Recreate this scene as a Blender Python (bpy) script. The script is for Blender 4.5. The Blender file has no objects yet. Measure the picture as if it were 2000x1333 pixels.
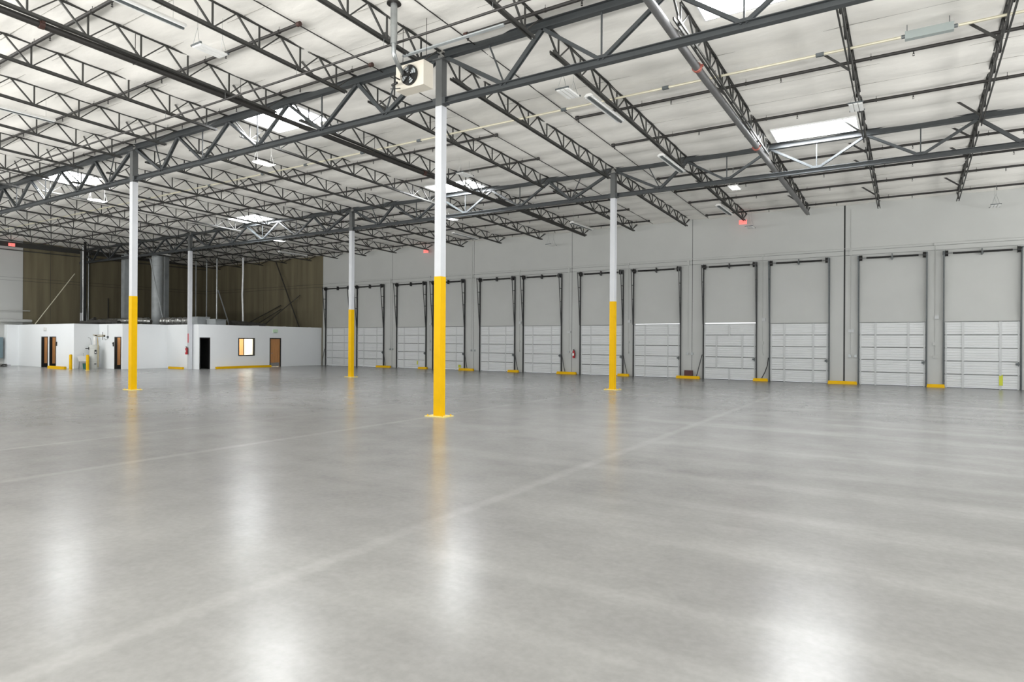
import bpy, math, random
from mathutils import Vector, Matrix
random.seed(7)
sc = bpy.context.scene
COL = sc.collection

# ------------------------------------------------------------------ camera
F_PX, YAW, PITCH, ROLL, EYE = 1236.52, 0.5620, 0.0013, -0.0058, 1.93
def cam_axes():
    cy, sy = math.cos(YAW), math.sin(YAW)
    f = Vector((-sy*math.cos(PITCH), cy*math.cos(PITCH), math.sin(PITCH)))
    r = Vector((cy, sy, 0)); d = -r.cross(f)
    c, s = math.cos(ROLL), math.sin(ROLL)
    return c*r + s*d, -s*r + c*d, f
_r, _d, _f = cam_axes()
cam = bpy.data.objects.new('camera', bpy.data.cameras.new('camera'))
m = Matrix((_r, -_d, -_f)).transposed().to_4x4(); m.translation = (0, 0, EYE)
cam.matrix_world = m
cam.data.sensor_width = 36; cam.data.lens = F_PX/2000*36
cam.data.clip_end = 400; cam.data.clip_start = 0.05
COL.objects.link(cam); sc.camera = cam

# ------------------------------------------------------------------ world, exposure
W_STRENGTH = 0.8
UPLIGHT = 10.8
SKYLIGHT_EMIT = 30.0
PANEL_EMIT = 2.0
w = bpy.data.worlds.new('world'); sc.world = w; w.use_nodes = True
bg = w.node_tree.nodes['Background']
bg.inputs[0].default_value = (0.93, 0.97, 1.0, 1); bg.inputs[1].default_value = W_STRENGTH
def added_uplight(name, x, y, sx, sy, radiance):      # unseen uplights added for the ceiling, standing in for a sunlit yard
    l = bpy.data.lights.new(name, 'AREA'); l.shape = 'RECTANGLE'; l.size = sx; l.size_y = sy
    l.energy = radiance*math.pi*sx*sy; l.color = (1.0, 0.985, 0.96)
    o = bpy.data.objects.new(name, l); COL.objects.link(o); o.location = (x, y, 0.02); o.rotation_euler = (math.pi, 0, 0)
added_uplight('added_uplight_back', -20, -15.2, 74, 11, UPLIGHT)
added_uplight('added_uplight_side', 22, 16, 11, 50, UPLIGHT*.35)
sc.view_settings.view_transform = 'Standard'
sc.view_settings.look = 'None'
sc.view_settings.exposure = 0.90
sc.view_settings.gamma = 1.0
sc.view_settings.use_curve_mapping = False
sc.cycles.max_bounces = 10
sc.cycles.diffuse_bounces = 6
sc.cycles.sample_clamp_indirect = 6

# ------------------------------------------------------------------ grid of the hall
X0, BX, S = -10.262, 14.984, 14.984/5          # big column, bay along the dock wall, joist spacing
Y1, Y2, YW = 12.80, 24.00, 34.45               # girder lines, dock wall
XE = -55.2                                     # end wall
XR, YB = 15.0, -9.5
def zr(y): return 9.40 - 0.0325*(y - 12.8)     # underside of the roof
HO = 2.96                                      # office height

# ------------------------------------------------------------------ materials
def mat(name, col, rough=0.6, metal=0.0, emit=0.0, noise=0.0, scale=6.0, stretch=(1,1,1), bump=0.0, spec=0.5, dark=None):
    M = bpy.data.materials.new(name); M.use_nodes = True
    nt = M.node_tree; b = nt.nodes['Principled BSDF']
    b.inputs['Base Color'].default_value = (*col, 1)
    b.inputs['Roughness'].default_value = rough
    b.inputs['Metallic'].default_value = metal
    b.inputs['Specular IOR Level'].default_value = spec
    if emit:
        b.inputs['Emission Color'].default_value = (*col, 1)
        b.inputs['Emission Strength'].default_value = emit
    if noise or bump:
        tc = nt.nodes.new('ShaderNodeTexCoord'); mp = nt.nodes.new('ShaderNodeMapping')
        mp.inputs['Scale'].default_value = stretch
        n = nt.nodes.new('ShaderNodeTexNoise'); n.inputs['Scale'].default_value = scale
        n.inputs['Detail'].default_value = 6
        geo = nt.nodes.new('ShaderNodeNewGeometry')
        nt.links.new(geo.outputs['Position'], mp.inputs[0]); nt.links.new(mp.outputs[0], n.inputs['Vector'])
        if noise:
            rp = nt.nodes.new('ShaderNodeValToRGB')
            d = dark if dark else tuple(c*(1-noise) for c in col)
            rp.color_ramp.elements[0].position = 0.3; rp.color_ramp.elements[1].position = 0.7
            rp.color_ramp.elements[0].color = (*d, 1); rp.color_ramp.elements[1].color = (*col, 1)
            nt.links.new(n.outputs['Fac'], rp.inputs[0]); nt.links.new(rp.outputs[0], b.inputs['Base Color'])
        if bump:
            bp = nt.nodes.new('ShaderNodeBump'); bp.inputs['Strength'].default_value = bump
            bp.inputs['Distance'].default_value = 0.02
            nt.links.new(n.outputs['Fac'], bp.inputs['Height']); nt.links.new(bp.outputs[0], b.inputs['Normal'])
    return M

M = {}
M['wall'] = mat('painted_concrete', (0.50, 0.51, 0.495), 0.75, noise=0.05, scale=0.8, bump=0.15)
M['groove'] = mat('joint_shadow_grey', (0.30, 0.31, 0.30), 0.9, noise=.2)
M['sealant'] = mat('black_joint_sealant', (0.035, 0.036, 0.035), 0.8, noise=.2)
M['brown'] = mat('bare_brown_concrete', (0.19, 0.165, 0.10), 0.9, noise=0.3, scale=1.2, stretch=(1.6, 1.6, 0.12), dark=(0.115, 0.10, 0.062), bump=0.2)
M['office'] = mat('office_wall_paint', (0.83, 0.855, 0.87), 0.7, noise=0.03, scale=0.5)
M['ceil'] = mat('white_roof_insulation', (0.88, 0.865, 0.82), 0.85, noise=0.09, scale=1.6, stretch=(.6, 1.4, 1), bump=1.0)
M['seamtape'] = mat('grey_seam_tape', (0.42, 0.41, 0.38), .8, noise=.3)
M['girder'] = mat('blue_grey_girder_paint', (0.046, 0.052, 0.055), 0.42, noise=0.15, scale=3)
M['joist'] = mat('dark_grey_joist_paint', (0.038, 0.038, 0.035), 0.5, noise=0.15, scale=3)
M['nailer'] = mat('top_chord_nailer', (0.06, 0.052, 0.042), 0.8, noise=0.4, scale=4)
M['pipe'] = mat('black_sprinkler_pipe', (0.022, 0.020, 0.018), 0.5, noise=0.2, scale=5)
M['pipe_grey'] = mat('grey_main_pipe', (0.15, 0.15, 0.15), 0.42, metal=0.3, noise=0.15, scale=3)
M['rust'] = mat('rusty_cap', (0.055, 0.022, 0.016), .6, noise=.3)
M['red'] = mat('red_coupling', (0.34, 0.10, 0.075), 0.5, noise=.1)
M['redsign'] = mat('red_exit_letters', (1.0, 0.10, 0.08), 0.5, emit=0.9)
M['redglow'] = mat('red_exit_face', (1.0, 0.22, 0.20), 0.5, emit=0.45)
M['conduit'] = mat('cream_conduit', (0.55, 0.52, 0.40), 0.4, metal=0.2, noise=.15, scale=2)
M['galv'] = mat('galvanised_sheet', (0.40, 0.42, 0.42), 0.35, metal=0.75, noise=0.25, scale=5)
M['flue'] = mat('bright_flue_sheet', (0.80, 0.82, 0.83), 0.3, metal=0.15, noise=.15, scale=2)
M['duct'] = mat('grey_sheet_duct', (0.42, 0.45, 0.46), 0.5, metal=0.1, noise=0.25, scale=2)
M['foil'] = mat('foil_duct_wrap', (0.50, 0.50, 0.48), 0.28, metal=0.8, noise=0.5, scale=9, bump=1.0)
M['greybox'] = mat('grey_enclosure', (0.30, 0.34, 0.33), 0.45, noise=.06, scale=2)
M['bluegrey'] = mat('blue_grey_panel', (0.16, 0.23, 0.26), 0.45, noise=.06, scale=2)
M['col_grey'] = mat('grey_column_paint', (0.095, 0.10, 0.099), 0.45, noise=0.08, scale=4)
M['col_white'] = mat('white_column_paint', (0.57, 0.585, 0.61), 0.45, noise=0.03, scale=4, spec=.3)
M['yellow'] = mat('safety_yellow', (0.74, 0.43, 0.0), 0.5, noise=0.05, scale=5, spec=0.15)
M['yellow_pale'] = mat('worn_yellow_plate', (0.82, 0.68, 0.22), 0.5, noise=0.15, scale=9)
M['door'] = mat('white_door_steel', (0.66, 0.675, 0.68), 0.45, noise=0.04, scale=2, spec=.3)
M['stile'] = mat('door_stile_steel', (0.54, 0.555, 0.56), 0.45, noise=0.06, scale=6)
M['seam'] = mat('door_seam_shadow', (0.16, 0.165, 0.16), 0.8, noise=.1)
M['track'] = mat('black_track_steel', (0.045, 0.047, 0.048), 0.4, noise=.2, scale=8)
M['track_grey'] = mat('grey_track_steel', (0.10, 0.115, 0.12), 0.4, noise=.2, scale=8)
M['black'] = mat('black_paint', (0.012, 0.012, 0.012), 0.4, noise=.2)
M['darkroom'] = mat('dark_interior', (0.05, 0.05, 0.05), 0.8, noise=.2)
M['wood'] = mat('orange_wood_veneer', (0.56, 0.27, 0.10), 0.45, noise=0.25, scale=3, stretch=(6, 6, 0.5))
M['steel'] = mat('brushed_kick_plate', (0.36, 0.35, 0.34), 0.35, metal=0.6, noise=.1, scale=6)
M['white'] = mat('white_enamel', (0.78, 0.78, 0.76), 0.4, noise=.04, scale=4)
M['cream'] = mat('cream_heater_steel', (0.62, 0.58, 0.50), 0.5, noise=.05, scale=3)
M['lamp'] = mat('lit_lamp_lens', (1.0, 1.0, 1.0), 0.5, emit=PANEL_EMIT)
M['lampoff'] = mat('lamp_lens_frosted', (0.80, 0.81, 0.80), 0.5, noise=.03)
M['sky'] = mat('skylight_dome_lit', (0.97, 0.985, 1.0), 0.5, emit=SKYLIGHT_EMIT)
M['curb'] = mat('skylight_curb_white', (0.82, 0.83, 0.84), 0.6, noise=.04)
M['tank'] = mat('tank_enamel_grey', (0.52, 0.53, 0.50), 0.4, noise=.05)
M['green'] = mat('dark_green_bucket', (0.02, 0.13, 0.10), 0.4, noise=.1)
M['maroon'] = mat('maroon_cabinet', (0.085, 0.022, 0.018), 0.5, noise=.15)
M['extred'] = mat('extinguisher_red', (0.50, 0.02, 0.03), 0.3, noise=.05)
M['palegreen'] = mat('pale_green_sign', (0.55, 0.74, 0.52), 0.5, noise=.05)
M['lime'] = mat('lime_sticker', (0.58, 0.62, 0.04), 0.5, noise=.1)
M['beige'] = mat('beige_room_wall', (0.74, 0.69, 0.56), 0.7, noise=.04)
M['roomlamp'] = mat('room_ceiling_lamp', (1.0, 0.93, 0.80), 0.5, emit=7.0)
M['rubble'] = mat('dark_scrap', (0.045, 0.042, 0.036), 0.8, noise=.5, scale=8)
M['copper'] = mat('brass_pipe', (0.50, 0.38, 0.15), 0.35, metal=0.7, noise=.15)

def floor_material():
    Mf = bpy.data.materials.new('polished_concrete_floor'); Mf.use_nodes = True
    nt = Mf.node_tree; L = nt.links; N = nt.nodes; b = N['Principled BSDF']
    geo = N.new('ShaderNodeNewGeometry'); sep = N.new('ShaderNodeSeparateXYZ'); L.new(geo.outputs['Position'], sep.inputs[0])
    def math_(op, a, b_=None, clamp=False):
        n = N.new('ShaderNodeMath'); n.operation = op; n.use_clamp = clamp
        for i, v in enumerate((a, b_)):
            if v is None: continue
            if isinstance(v, (int, float)): n.inputs[i].default_value = v
            else: L.new(v, n.inputs[i])
        return n.outputs[0]
    def noise(scale, st=(1, 1, 1), detail=6, rough=0.55):
        mp = N.new('ShaderNodeMapping'); mp.inputs['Scale'].default_value = st
        L.new(geo.outputs['Position'], mp.inputs[0])
        n = N.new('ShaderNodeTexNoise'); n.inputs['Scale'].default_value = scale; n.inputs['Detail'].default_value = detail
        n.inputs['Roughness'].default_value = rough
        L.new(mp.outputs[0], n.inputs['Vector']); return n.outputs['Fac']
    def ramp(v, lo, hi, a, c):
        r = N.new('ShaderNodeMapRange'); r.interpolation_type = 'SMOOTHSTEP'
        for i, x in enumerate((lo, hi, a, c)): r.inputs[i+1].default_value = x
        L.new(v, r.inputs[0]); return r.outputs[0]
    big = ramp(noise(0.22), 0.35, 0.68, -0.022, 0.018)
    mid = ramp(noise(1.3, detail=12, rough=0.7), 0.25, 0.75, -0.022, 0.022)
    fine = ramp(noise(16, detail=4), 0.25, 0.75, -0.012, 0.012)
    # scrubbing streaks running along the dock wall on the right half
    st = noise(0.9, (0.10, 1.15, 1), detail=4, rough=0.5)
    right = ramp(sep.outputs['X'], -9.0, 1.0, 0.15, 1.0)
    streak = math_('MULTIPLY', ramp(st, 0.42, 0.72, -0.015, 0.055), right)
    # swirl wear to the left
    sw = noise(0.8, (0.5, 1.3, 1), detail=12, rough=0.68)
    swirl = ramp(sw, 0.50, 0.80, 0.0, -0.045)
    # construction joints: pale worn bands running towards the dock wall
    band = None
    wob = math_('MULTIPLY', math_('SUBTRACT', noise(1.5, detail=3), 0.5), 0.10)
    xx = math_('ADD', sep.outputs['X'], wob)
    for xj, wd, st_ in ((-4.30, 0.075, .05), (-10.38, 0.08, .05), (-13.35, 0.05, .05), (-17.7, 0.05, .03), (-21.7, 0.06, .03), (-25.8, 0.08, .05), (-33.0, 0.08, .03), (-40.2, 0.1, .03), (2.0, 0.1, .02)):
        dd = math_('ABSOLUTE', math_('SUBTRACT', xx, xj))
        g = math_('MULTIPLY', ramp(dd, wd*0.3, wd*2.0, 1.0, 0.0), st_*1.1)
        band = g if band is None else math_('MAXIMUM', band, g)
    brk = ramp(noise(0.8, detail=9), 0.25, 0.75, 0.3, 1.0)
    band = math_('MULTIPLY', band, brk)
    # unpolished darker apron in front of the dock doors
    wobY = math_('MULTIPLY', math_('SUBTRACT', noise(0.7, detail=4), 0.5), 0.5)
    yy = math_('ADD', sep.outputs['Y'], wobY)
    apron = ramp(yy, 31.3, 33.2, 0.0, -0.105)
    # small pale filler patches
    vo = N.new('ShaderNodeTexVoronoi'); vo.inputs['Scale'].default_value = 0.52
    L.new(geo.outputs['Position'], vo.inputs['Vector'])
    patch = ramp(vo.outputs['Distance'], 0.01, 0.05, 0.12, 0.0)
    gate = ramp(noise(0.35), 0.5, 0.56, 0.0, 1.0)
    patch = math_('MULTIPLY', patch, gate)
    v = 0.256
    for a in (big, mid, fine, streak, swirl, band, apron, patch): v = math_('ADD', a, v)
    comb = N.new('ShaderNodeCombineColor')
    L.new(v, comb.inputs[0]); L.new(v, comb.inputs[1]); L.new(math_('MULTIPLY', v, 0.985), comb.inputs[2])
    L.new(comb.outputs[0], b.inputs['Base Color'])
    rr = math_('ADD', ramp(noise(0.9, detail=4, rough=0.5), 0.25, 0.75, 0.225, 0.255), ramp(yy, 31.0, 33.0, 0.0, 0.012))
    L.new(math_('ADD', rr, math_('MULTIPLY', band, 0.03)), b.inputs['Roughness'])
    b.inputs['Specular IOR Level'].default_value = 0.52
    bp = N.new('ShaderNodeBump'); bp.inputs['Strength'].default_value = 0.05; bp.inputs['Distance'].default_value = 0.01
    L.new(noise(2.2, (1, 1, 1), detail=4), bp.inputs['Height']); L.new(bp.outputs[0], b.inputs['Normal'])
    return Mf
M['floor'] = floor_material()

# ------------------------------------------------------------------ mesh helpers
class MB:
    def __init__(s): s.v = []; s.f = []; s.m = []
    def add(s, vs, fs, mi=0):
        o = len(s.v); s.v += [tuple(v) for v in vs]; s.f += [tuple(o+i for i in f) for f in fs]; s.m += [mi]*len(fs); return s
    def box(s, a, b, mi=0):
        x0, y0, z0 = a; x1, y1, z1 = b
        if x0 > x1: x0, x1 = x1, x0
        if y0 > y1: y0, y1 = y1, y0
        if z0 > z1: z0, z1 = z1, z0
        return s.add([(x0,y0,z0),(x1,y0,z0),(x1,y1,z0),(x0,y1,z0),(x0,y0,z1),(x1,y0,z1),(x1,y1,z1),(x0,y1,z1)],
                     [(0,3,2,1),(4,5,6,7),(0,1,5,4),(1,2,6,5),(2,3,7,6),(3,0,4,7)], mi)
    def bar(s, p, q, w, h, up=(0,0,1), off=0.0, mi=0):
        p, q = Vector(p), Vector(q); d = (q-p).normalized(); u = Vector(up)
        sd = d.cross(u)
        if sd.length < 1e-4: sd = d.cross(Vector((1,0,0)))
        sd.normalize(); u = sd.cross(d).normalized()
        vs = []
        for c in (p, q):
            for a, b in ((-1,-1),(1,-1),(1,1),(-1,1)): vs.append(c + sd*(off + a*w/2) + u*(b*h/2))
        return s.add(vs, [(0,1,2,3),(7,6,5,4),(0,4,5,1),(1,5,6,2),(2,6,7,3),(3,7,4,0)], mi)
    def tube(s, pts, r, n=8, mi=0, cap=True):
        pts = [Vector(p) for p in pts]; rs = r if isinstance(r, (list, tuple)) else [r]*len(pts)
        o = len(s.v); prev = None
        for i, p in enumerate(pts):
            d = (pts[min(i+1, len(pts)-1)] - pts[max(i-1, 0)]).normalized()
            if prev is None:
                a = Vector((0,0,1)) if abs(d.z) < .9 else Vector((1,0,0)); e = d.cross(a).normalized()
            else:
                e = (prev - d*prev.dot(d)).normalized()
            prev = e; g = d.cross(e)
            for k in range(n):
                t = 2*math.pi*k/n; s.v.append(tuple(p + (e*math.cos(t) + g*math.sin(t))*rs[i]))
        for i in range(len(pts)-1):
            for k in range(n):
                a = o+i*n+k; b = o+i*n+(k+1) % n
                s.f.append((a, b, b+n, a+n)); s.m.append(mi)
        if cap:
            s.f.append(tuple(o+k for k in reversed(range(n)))); s.m.append(mi)
            l = o+(len(pts)-1)*n; s.f.append(tuple(l+k for k in range(n))); s.m.append(mi)
        return s
    def mesh(s, name, mats):
        me = bpy.data.meshes.new(name); me.from_pydata(s.v, [], s.f)
        for m_ in (mats if isinstance(mats, (list, tuple)) else [mats]): me.materials.append(m_)
        if any(s.m): me.polygons.foreach_set('material_index', s.m)
        me.update(); return me
    def build(s, name, mats, parent=None, smooth=False):
        me = s.mesh(name, mats)
        if smooth:
            me.polygons.foreach_set('use_smooth', [True]*len(me.polygons))
            try: me.set_sharp_from_angle(angle=0.7)
            except Exception: pass
        return link(name, me, parent)
def link(name, me, parent=None, loc=None):
    o = bpy.data.objects.new(name, me); COL.objects.link(o)
    if parent: o.parent = parent
    if loc: o.location = loc
    return o
def tag(o, label=None, cat=None, group=None, kind=None):
    if label: o['label'] = label
    if cat: o['category'] = cat
    if group: o['group'] = group
    if kind: o['kind'] = kind
    return o
def thing(name, label, cat, loc=(0,0,0), group=None):
    o = bpy.data.objects.new(name, None); o.empty_display_size = .2; COL.objects.link(o); o.location = loc
    return tag(o, label, cat, group)
def struct_root(name, loc=(0,0,0), label=None):
    o = bpy.data.objects.new(name, None); COL.objects.link(o); o.location = loc; o['kind'] = 'structure'
    if label: o['label'] = label
    return o
def copy_tree(o, parent=None):
    c = o.copy(); COL.objects.link(c); c.parent = parent
    for ch in list(o.children): copy_tree(ch, c)
    return c
ORD = ['first','second','third','fourth','fifth','sixth','seventh','eighth','ninth','tenth','eleventh','twelfth','thirteenth','fourteenth','fifteenth','sixteenth','seventeenth','eighteenth','nineteenth','twentieth']

# ================================================================== STRUCTURE
# floor
fl = MB(); fl.box((XE-.4, YB, -.25), (XR+1, YW+.3, 0)); o = fl.build('floor', M['floor']); o['kind'] = 'structure'
yd = MB(); yd.box((XE-20, -60, -.35), (70, YB-.02, -.05)); yd.box((XR+1.02, YB-.02, -.35), (70, YW+20, -.05))  # unseen yard slab, added to bounce light up to the ceiling
o = yd.build('yard_bounce_slab', mat('added_bounce_concrete', (0.62, 0.62, 0.61), .9, noise=.1, scale=.5)); o['kind'] = 'structure'

# ceiling: draped white insulation between joists, with skylight holes
SKY = []                                        # (x0,x1,y0,y1)
for kx, n in ((1, 2), (0, -3), (2, 7), (-1, -8), (3, 12)):
    xa = X0 - S*n
    for (ya, yb) in ((Y1+.32, Y1+1.78), (Y2-1.45, Y2-.22)):
        if n == 12 and ya > 20: continue  # single skylight of this column is unseen, added to light the left side
        SKY.append((xa-2.72, xa-.22, ya, yb))
def ceiling():
    nx = 8; xs = []
    n = -7
    x = X0 + S*9
    while x > XE-.3: xs.append(x); x -= S/nx
    xs.append(XE-.3)
    ys = []; y = Y1 - 1.22*18
    while y < YW+.25: ys.append(y); y += 1.22/4
    ys.append(YW+.25)
    extra_x = [v for s_ in SKY for v in s_[:2]]; extra_y = [v for s_ in SKY for v in s_[2:]]
    xs = sorted(set(round(v, 3) for v in xs + extra_x)); ys = sorted(set(round(v, 3) for v in ys + extra_y))
    rnd = {}
    def cellr(i, j):
        if (i, j) not in rnd: rnd[(i, j)] = random.uniform(.35, 1.0)
        return rnd[(i, j)]
    vs = []
    for yv in ys:
        for xv in xs:
            u = ((X0 - xv)/S) % 1.0; i = math.floor((X0-xv)/S)
            t = ((yv - Y1)/1.22) % 1.0; j = math.floor((yv-Y1)/1.22)
            sag = 0.085*cellr(i, j)*(math.sin(math.pi*t)**.8)*(0.55+0.45*math.sin(math.pi*u)) + 0.04*math.sin(math.pi*u)*cellr(i+50, j)
            for (a, b, c, d) in SKY:
                if a-.02 <= xv <= b+.02 and c-.02 <= yv <= d+.02: sag = 0
            vs.append((xv, yv, zr(yv) + .01 - sag))
    W_ = len(xs); fs = []
    for j in range(len(ys)-1):
        for i in range(W_-1):
            cx, cy = (xs[i]+xs[i+1])/2, (ys[j]+ys[j+1])/2
            if any(a < cx < b and c < cy < d for (a, b, c, d) in SKY): continue
            k = j*W_+i; fs.append((k, k+W_, k+W_+1, k+1))
    mb = MB(); mb.v = vs; mb.f = fs; mb.m = [0]*len(fs)
    o = mb.build('ceiling', M['ceil']); o['kind'] = 'structure'
    o.data.polygons.foreach_set('use_smooth', [True]*len(o.data.polygons))
    # taped seams across each joist bay, a dark thread every 1.22 m
    sm = MB(); y = Y1 - 1.22*9
    while y < YW:
        if all(not (c-.1 < y < d+.1) for (a, b, c, d) in SKY):
            sm.bar((XE+.1, y, zr(y)-.004), (XR, y, zr(y)-.004), .010, .010)
        y += 1.22
    s_ = sm.build('insulation_seam', M['seamtape'], o); s_['kind'] = 'stuff'
    return o
CE = ceiling()

# dock wall of tilt-up panels with door openings
POST = [(-39.0,-36.22),(-35.57,-32.8),(-31.54,-28.78),(-28.18,-25.42),(-24.19,-21.44),(-20.83,-18.07),(-16.83,-14.07),(-13.46,-10.70),(-9.48,-6.73),(-6.12,-3.36),(-2.12,.62),(1.24,4.0),(5.2,7.95)]
DTOP = 2.95
JOINTS = [-60.3, -53.9, -46.8, -42.52, -39.42, -32.05, -24.72, -17.41, -10.09, -2.72, 4.62, 9.3]
def panel_mesh(x0, x1, m_front, opens):
    hd = {8: DTOP+.065, 7: DTOP+.05}
    mb = MB(); g = .012
    zs = [0, 6.19, 6.41, zr(YW)+.35]
    xs = sorted(set([x0+g, x1-g] + [v for o_ in opens for v in o_]))
    for k in range(3):
        za, zb = zs[k] + (g if k else 0), zs[k+1] - (g if k < 2 else 0)
        for i in range(len(xs)-1):
            a, b = xs[i], xs[i+1]; c = (a+b)/2
            hole = any(o_[0] < c < o_[1] for o_ in opens)
            if k == 0 and hole: mb.box((a, YW, hd.get(min(range(len(POST)), key=lambda t: abs(sum(POST[t])/2-c)), DTOP-.035)), (b, YW+.18, zb))
            else: mb.box((a, YW, za), (b, YW+.18, zb))
    for z_ in (6.19, 6.41): mb.box((x0+g, YW+.02, z_-g), (x1-g, YW+.16, z_+g), 1)
    return mb
wd = struct_root('wall_dock', (0, 0, 0))
for i in range(len(JOINTS)-1):
    a, b = JOINTS[i], JOINTS[i+1]
    if b < XE: continue
    ops = [(p+.06, q-.06) for p, q in POST if a < (p+q)/2 < b]
    brown = b < -39
    panel_mesh(max(a, XE), b, None, ops).build('concrete_panel', [M['brown'] if brown else M['wall'], M['sealant'] if brown else M['groove']], wd)
    jw = .035 if i in (8, 4) else .016
    sb = MB(); sb.box((b-jw, YW-.004 if i in (8,) else YW+.006, 0), (b+jw, YW+.12, zr(YW)+.3)); sb.build('joint_sealant', M['sealant'], wd)
# end wall
we = struct_root('wall_end', (0, 0, 0))
EJ = [YB, 2.3, 9.6, 15.2, 20.2, 21.95, 27.45, 34.6]
for i in range(len(EJ)-1):
    a, b = EJ[i], EJ[i+1]; mb = MB(); g = .012; zs = [0, 6.19, 6.41, 10.4]
    for k in range(3): mb.box((XE-.18, a+g, zs[k]+(g if k else 0)), (XE, b-g, zs[k+1]-(g if k < 2 else 0)))
    for z_ in (6.19, 6.41): mb.box((XE-.16, a+g, z_-g), (XE-.02, b-g, z_+g), 1)
    brown = a > 20
    mb.build('concrete_panel', [M['brown'] if brown else M['wall'], M['sealant'] if brown else M['groove']], we)
    sb = MB(); sb.box((XE-.12, b-.02, 0), (XE-.006, b+.02, 10.3)); sb.build('joint_sealant', M['sealant'], we)

# office block walls -------------------------------------------------
T = .12
AX, AY0 = -39.55, 24.2                 # wall A plane X, from AY0 to dock wall
BY = 24.2; BX1 = -43.25                # wall B along X at Y=BY from AX to BX1
CX = -43.25; CY0 = 21.28               # wall C plane X, Y CY0..BY
DY = 21.28; DX1 = -46.31
EX = -46.31; EY0 = 19.77
FY = 19.77; FX1 = -54.75
GX = -54.75; GY0 = 19.08
wo = struct_root('wall_office', (0, 0, 0))
def wall_x(X, y0, y1, holes, name='wall_segment'):        # wall in plane X, holes (ya,yb,za,zb), body on -X side
    mb = MB(); ys = sorted(set([y0, y1] + [v for h in holes for v in h[:2]]))
    for i in range(len(ys)-1):
        a, b = ys[i], ys[i+1]; h = [h for h in holes if h[0]-.001 <= a and b <= h[1]+.001]
        if h:
            h = h[0]
            if h[2] > 0: mb.box((X-T, a, 0), (X, b, h[2]))
            mb.box((X-T, a, h[3]), (X, b, HO))
        else: mb.box((X-T, a, 0), (X, b, HO))
    return mb.build(name, M['office'], wo)
def wall_y(Y, x0, x1, holes, name='wall_segment'):
    mb = MB(); xs = sorted(set([x0, x1] + [v for h in holes for v in h[:2]]))
    for i in range(len(xs)-1):
        a, b = xs[i], xs[i+1]; h = [h for h in holes if h[0]-.001 <= a and b <= h[1]+.001]
        if h: mb.box((a, Y, h[0][3]), (b, Y+T, HO))
        else: mb.box((a, Y, 0), (b, Y+T, HO))
    return mb.build(name, M['office'], wo)
D_A1 = (24.0+.25, 24.95); WIN = (27.1, 28.4, .84, 2.09); D_A2 = (29.65, 30.62)
D_A1 = (24.27, 25.0)
wall_x(AX, AY0, YW, [(D_A1[0], D_A1[1], 0, 2.1), WIN, (D_A2[0], D_A2[1], 0, 2.11)])
wall_y(BY, BX1, AX-T, [])
D_D = (-44.24, -43.40)
wall_x(CX, CY0, BY, [])
wall_y(DY, DX1, CX-T, [(D_D[0], D_D[1], 0, 2.11)])
wall_x(EX, EY0, DY, [])
D_F1 = (-51.0, -50.02); D_F2 = (-49.78, -48.82)
wall_y(FY, FX1, EX-T, [(D_F1[0], D_F1[1], 0, 2.11), (D_F2[0], D_F2[1], 0, 2.11)])
wall_x(GX, GY0, FY, [])
tp = MB(); tp.box((XE+.01, GY0, 0), (GX-T, GY0+T, HO)); tp.build('wall_segment', M['office'], wo)
# office roof deck (dusty, hidden behind the parapet)
rd = MB()
rd.box((-55.15, 19.9, 2.62), (-46.4, 34.4, 2.70)); rd.box((-46.4, 21.4, 2.62), (-43.35, 34.4, 2.70)); rd.box((-43.35, 24.33, 2.62), (-39.68, 34.4, 2.70))
o = rd.build('trim_1', M['darkroom']); o['kind'] = 'structure'

def door_frame(axis, plane, a, b, top, parent):
    mb = MB(); w_ = .06
    for (p, q, z0, z1) in ((a, a+w_, 0, top), (b-w_, b, 0, top), (a+w_, b-w_, top-w_, top)):
        if axis == 'x': mb.box((plane-T-.02, p, z0), (plane+.02, q, z1))
        else: mb.box((p, plane-.02, z0), (q, plane+T+.02, z1))
    return mb.build('door_frame', M['black'], parent)
# door openings in office
d1 = struct_root('door_21'); door_frame('x', AX, D_A1[0], D_A1[1], 2.1, d1)
mb = MB(); mb.box((AX-2.6, 24.36, 0.0), (AX-2.5, D_A1[1]+.8, 2.5)); mb.box((AX-2.5, D_A1[1]+.7, 0), (AX-T-.03, D_A1[1]+.8, 2.5))
mb.build('room_shade_backing', M['darkroom'], d1)  # near-black sheets put the shade of the room into the colour
d2 = struct_root('door_22'); door_frame('x', AX, D_A2[0], D_A2[1], 2.11, d2)
mb = MB(); mb.box((AX-.09, D_A2[0]+.06, .02), (AX-.045, D_A2[1]-.06, 2.05)); lf = mb.build('door_leaf', M['wood'], d2)
mb = MB(); mb.box((AX-.045, D_A2[0]+.08, .03), (AX-.038, D_A2[1]-.10, .30)); mb.build('kick_plate', M['steel'], lf)
mb = MB(); mb.tube([(AX-.045, D_A2[0]+.14, 1.0), (AX+.02, D_A2[0]+.14, 1.0), (AX+.02, D_A2[0]+.26, 1.0)], .013); mb.build('door_handle', M['steel'], lf)
k = 23
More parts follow.
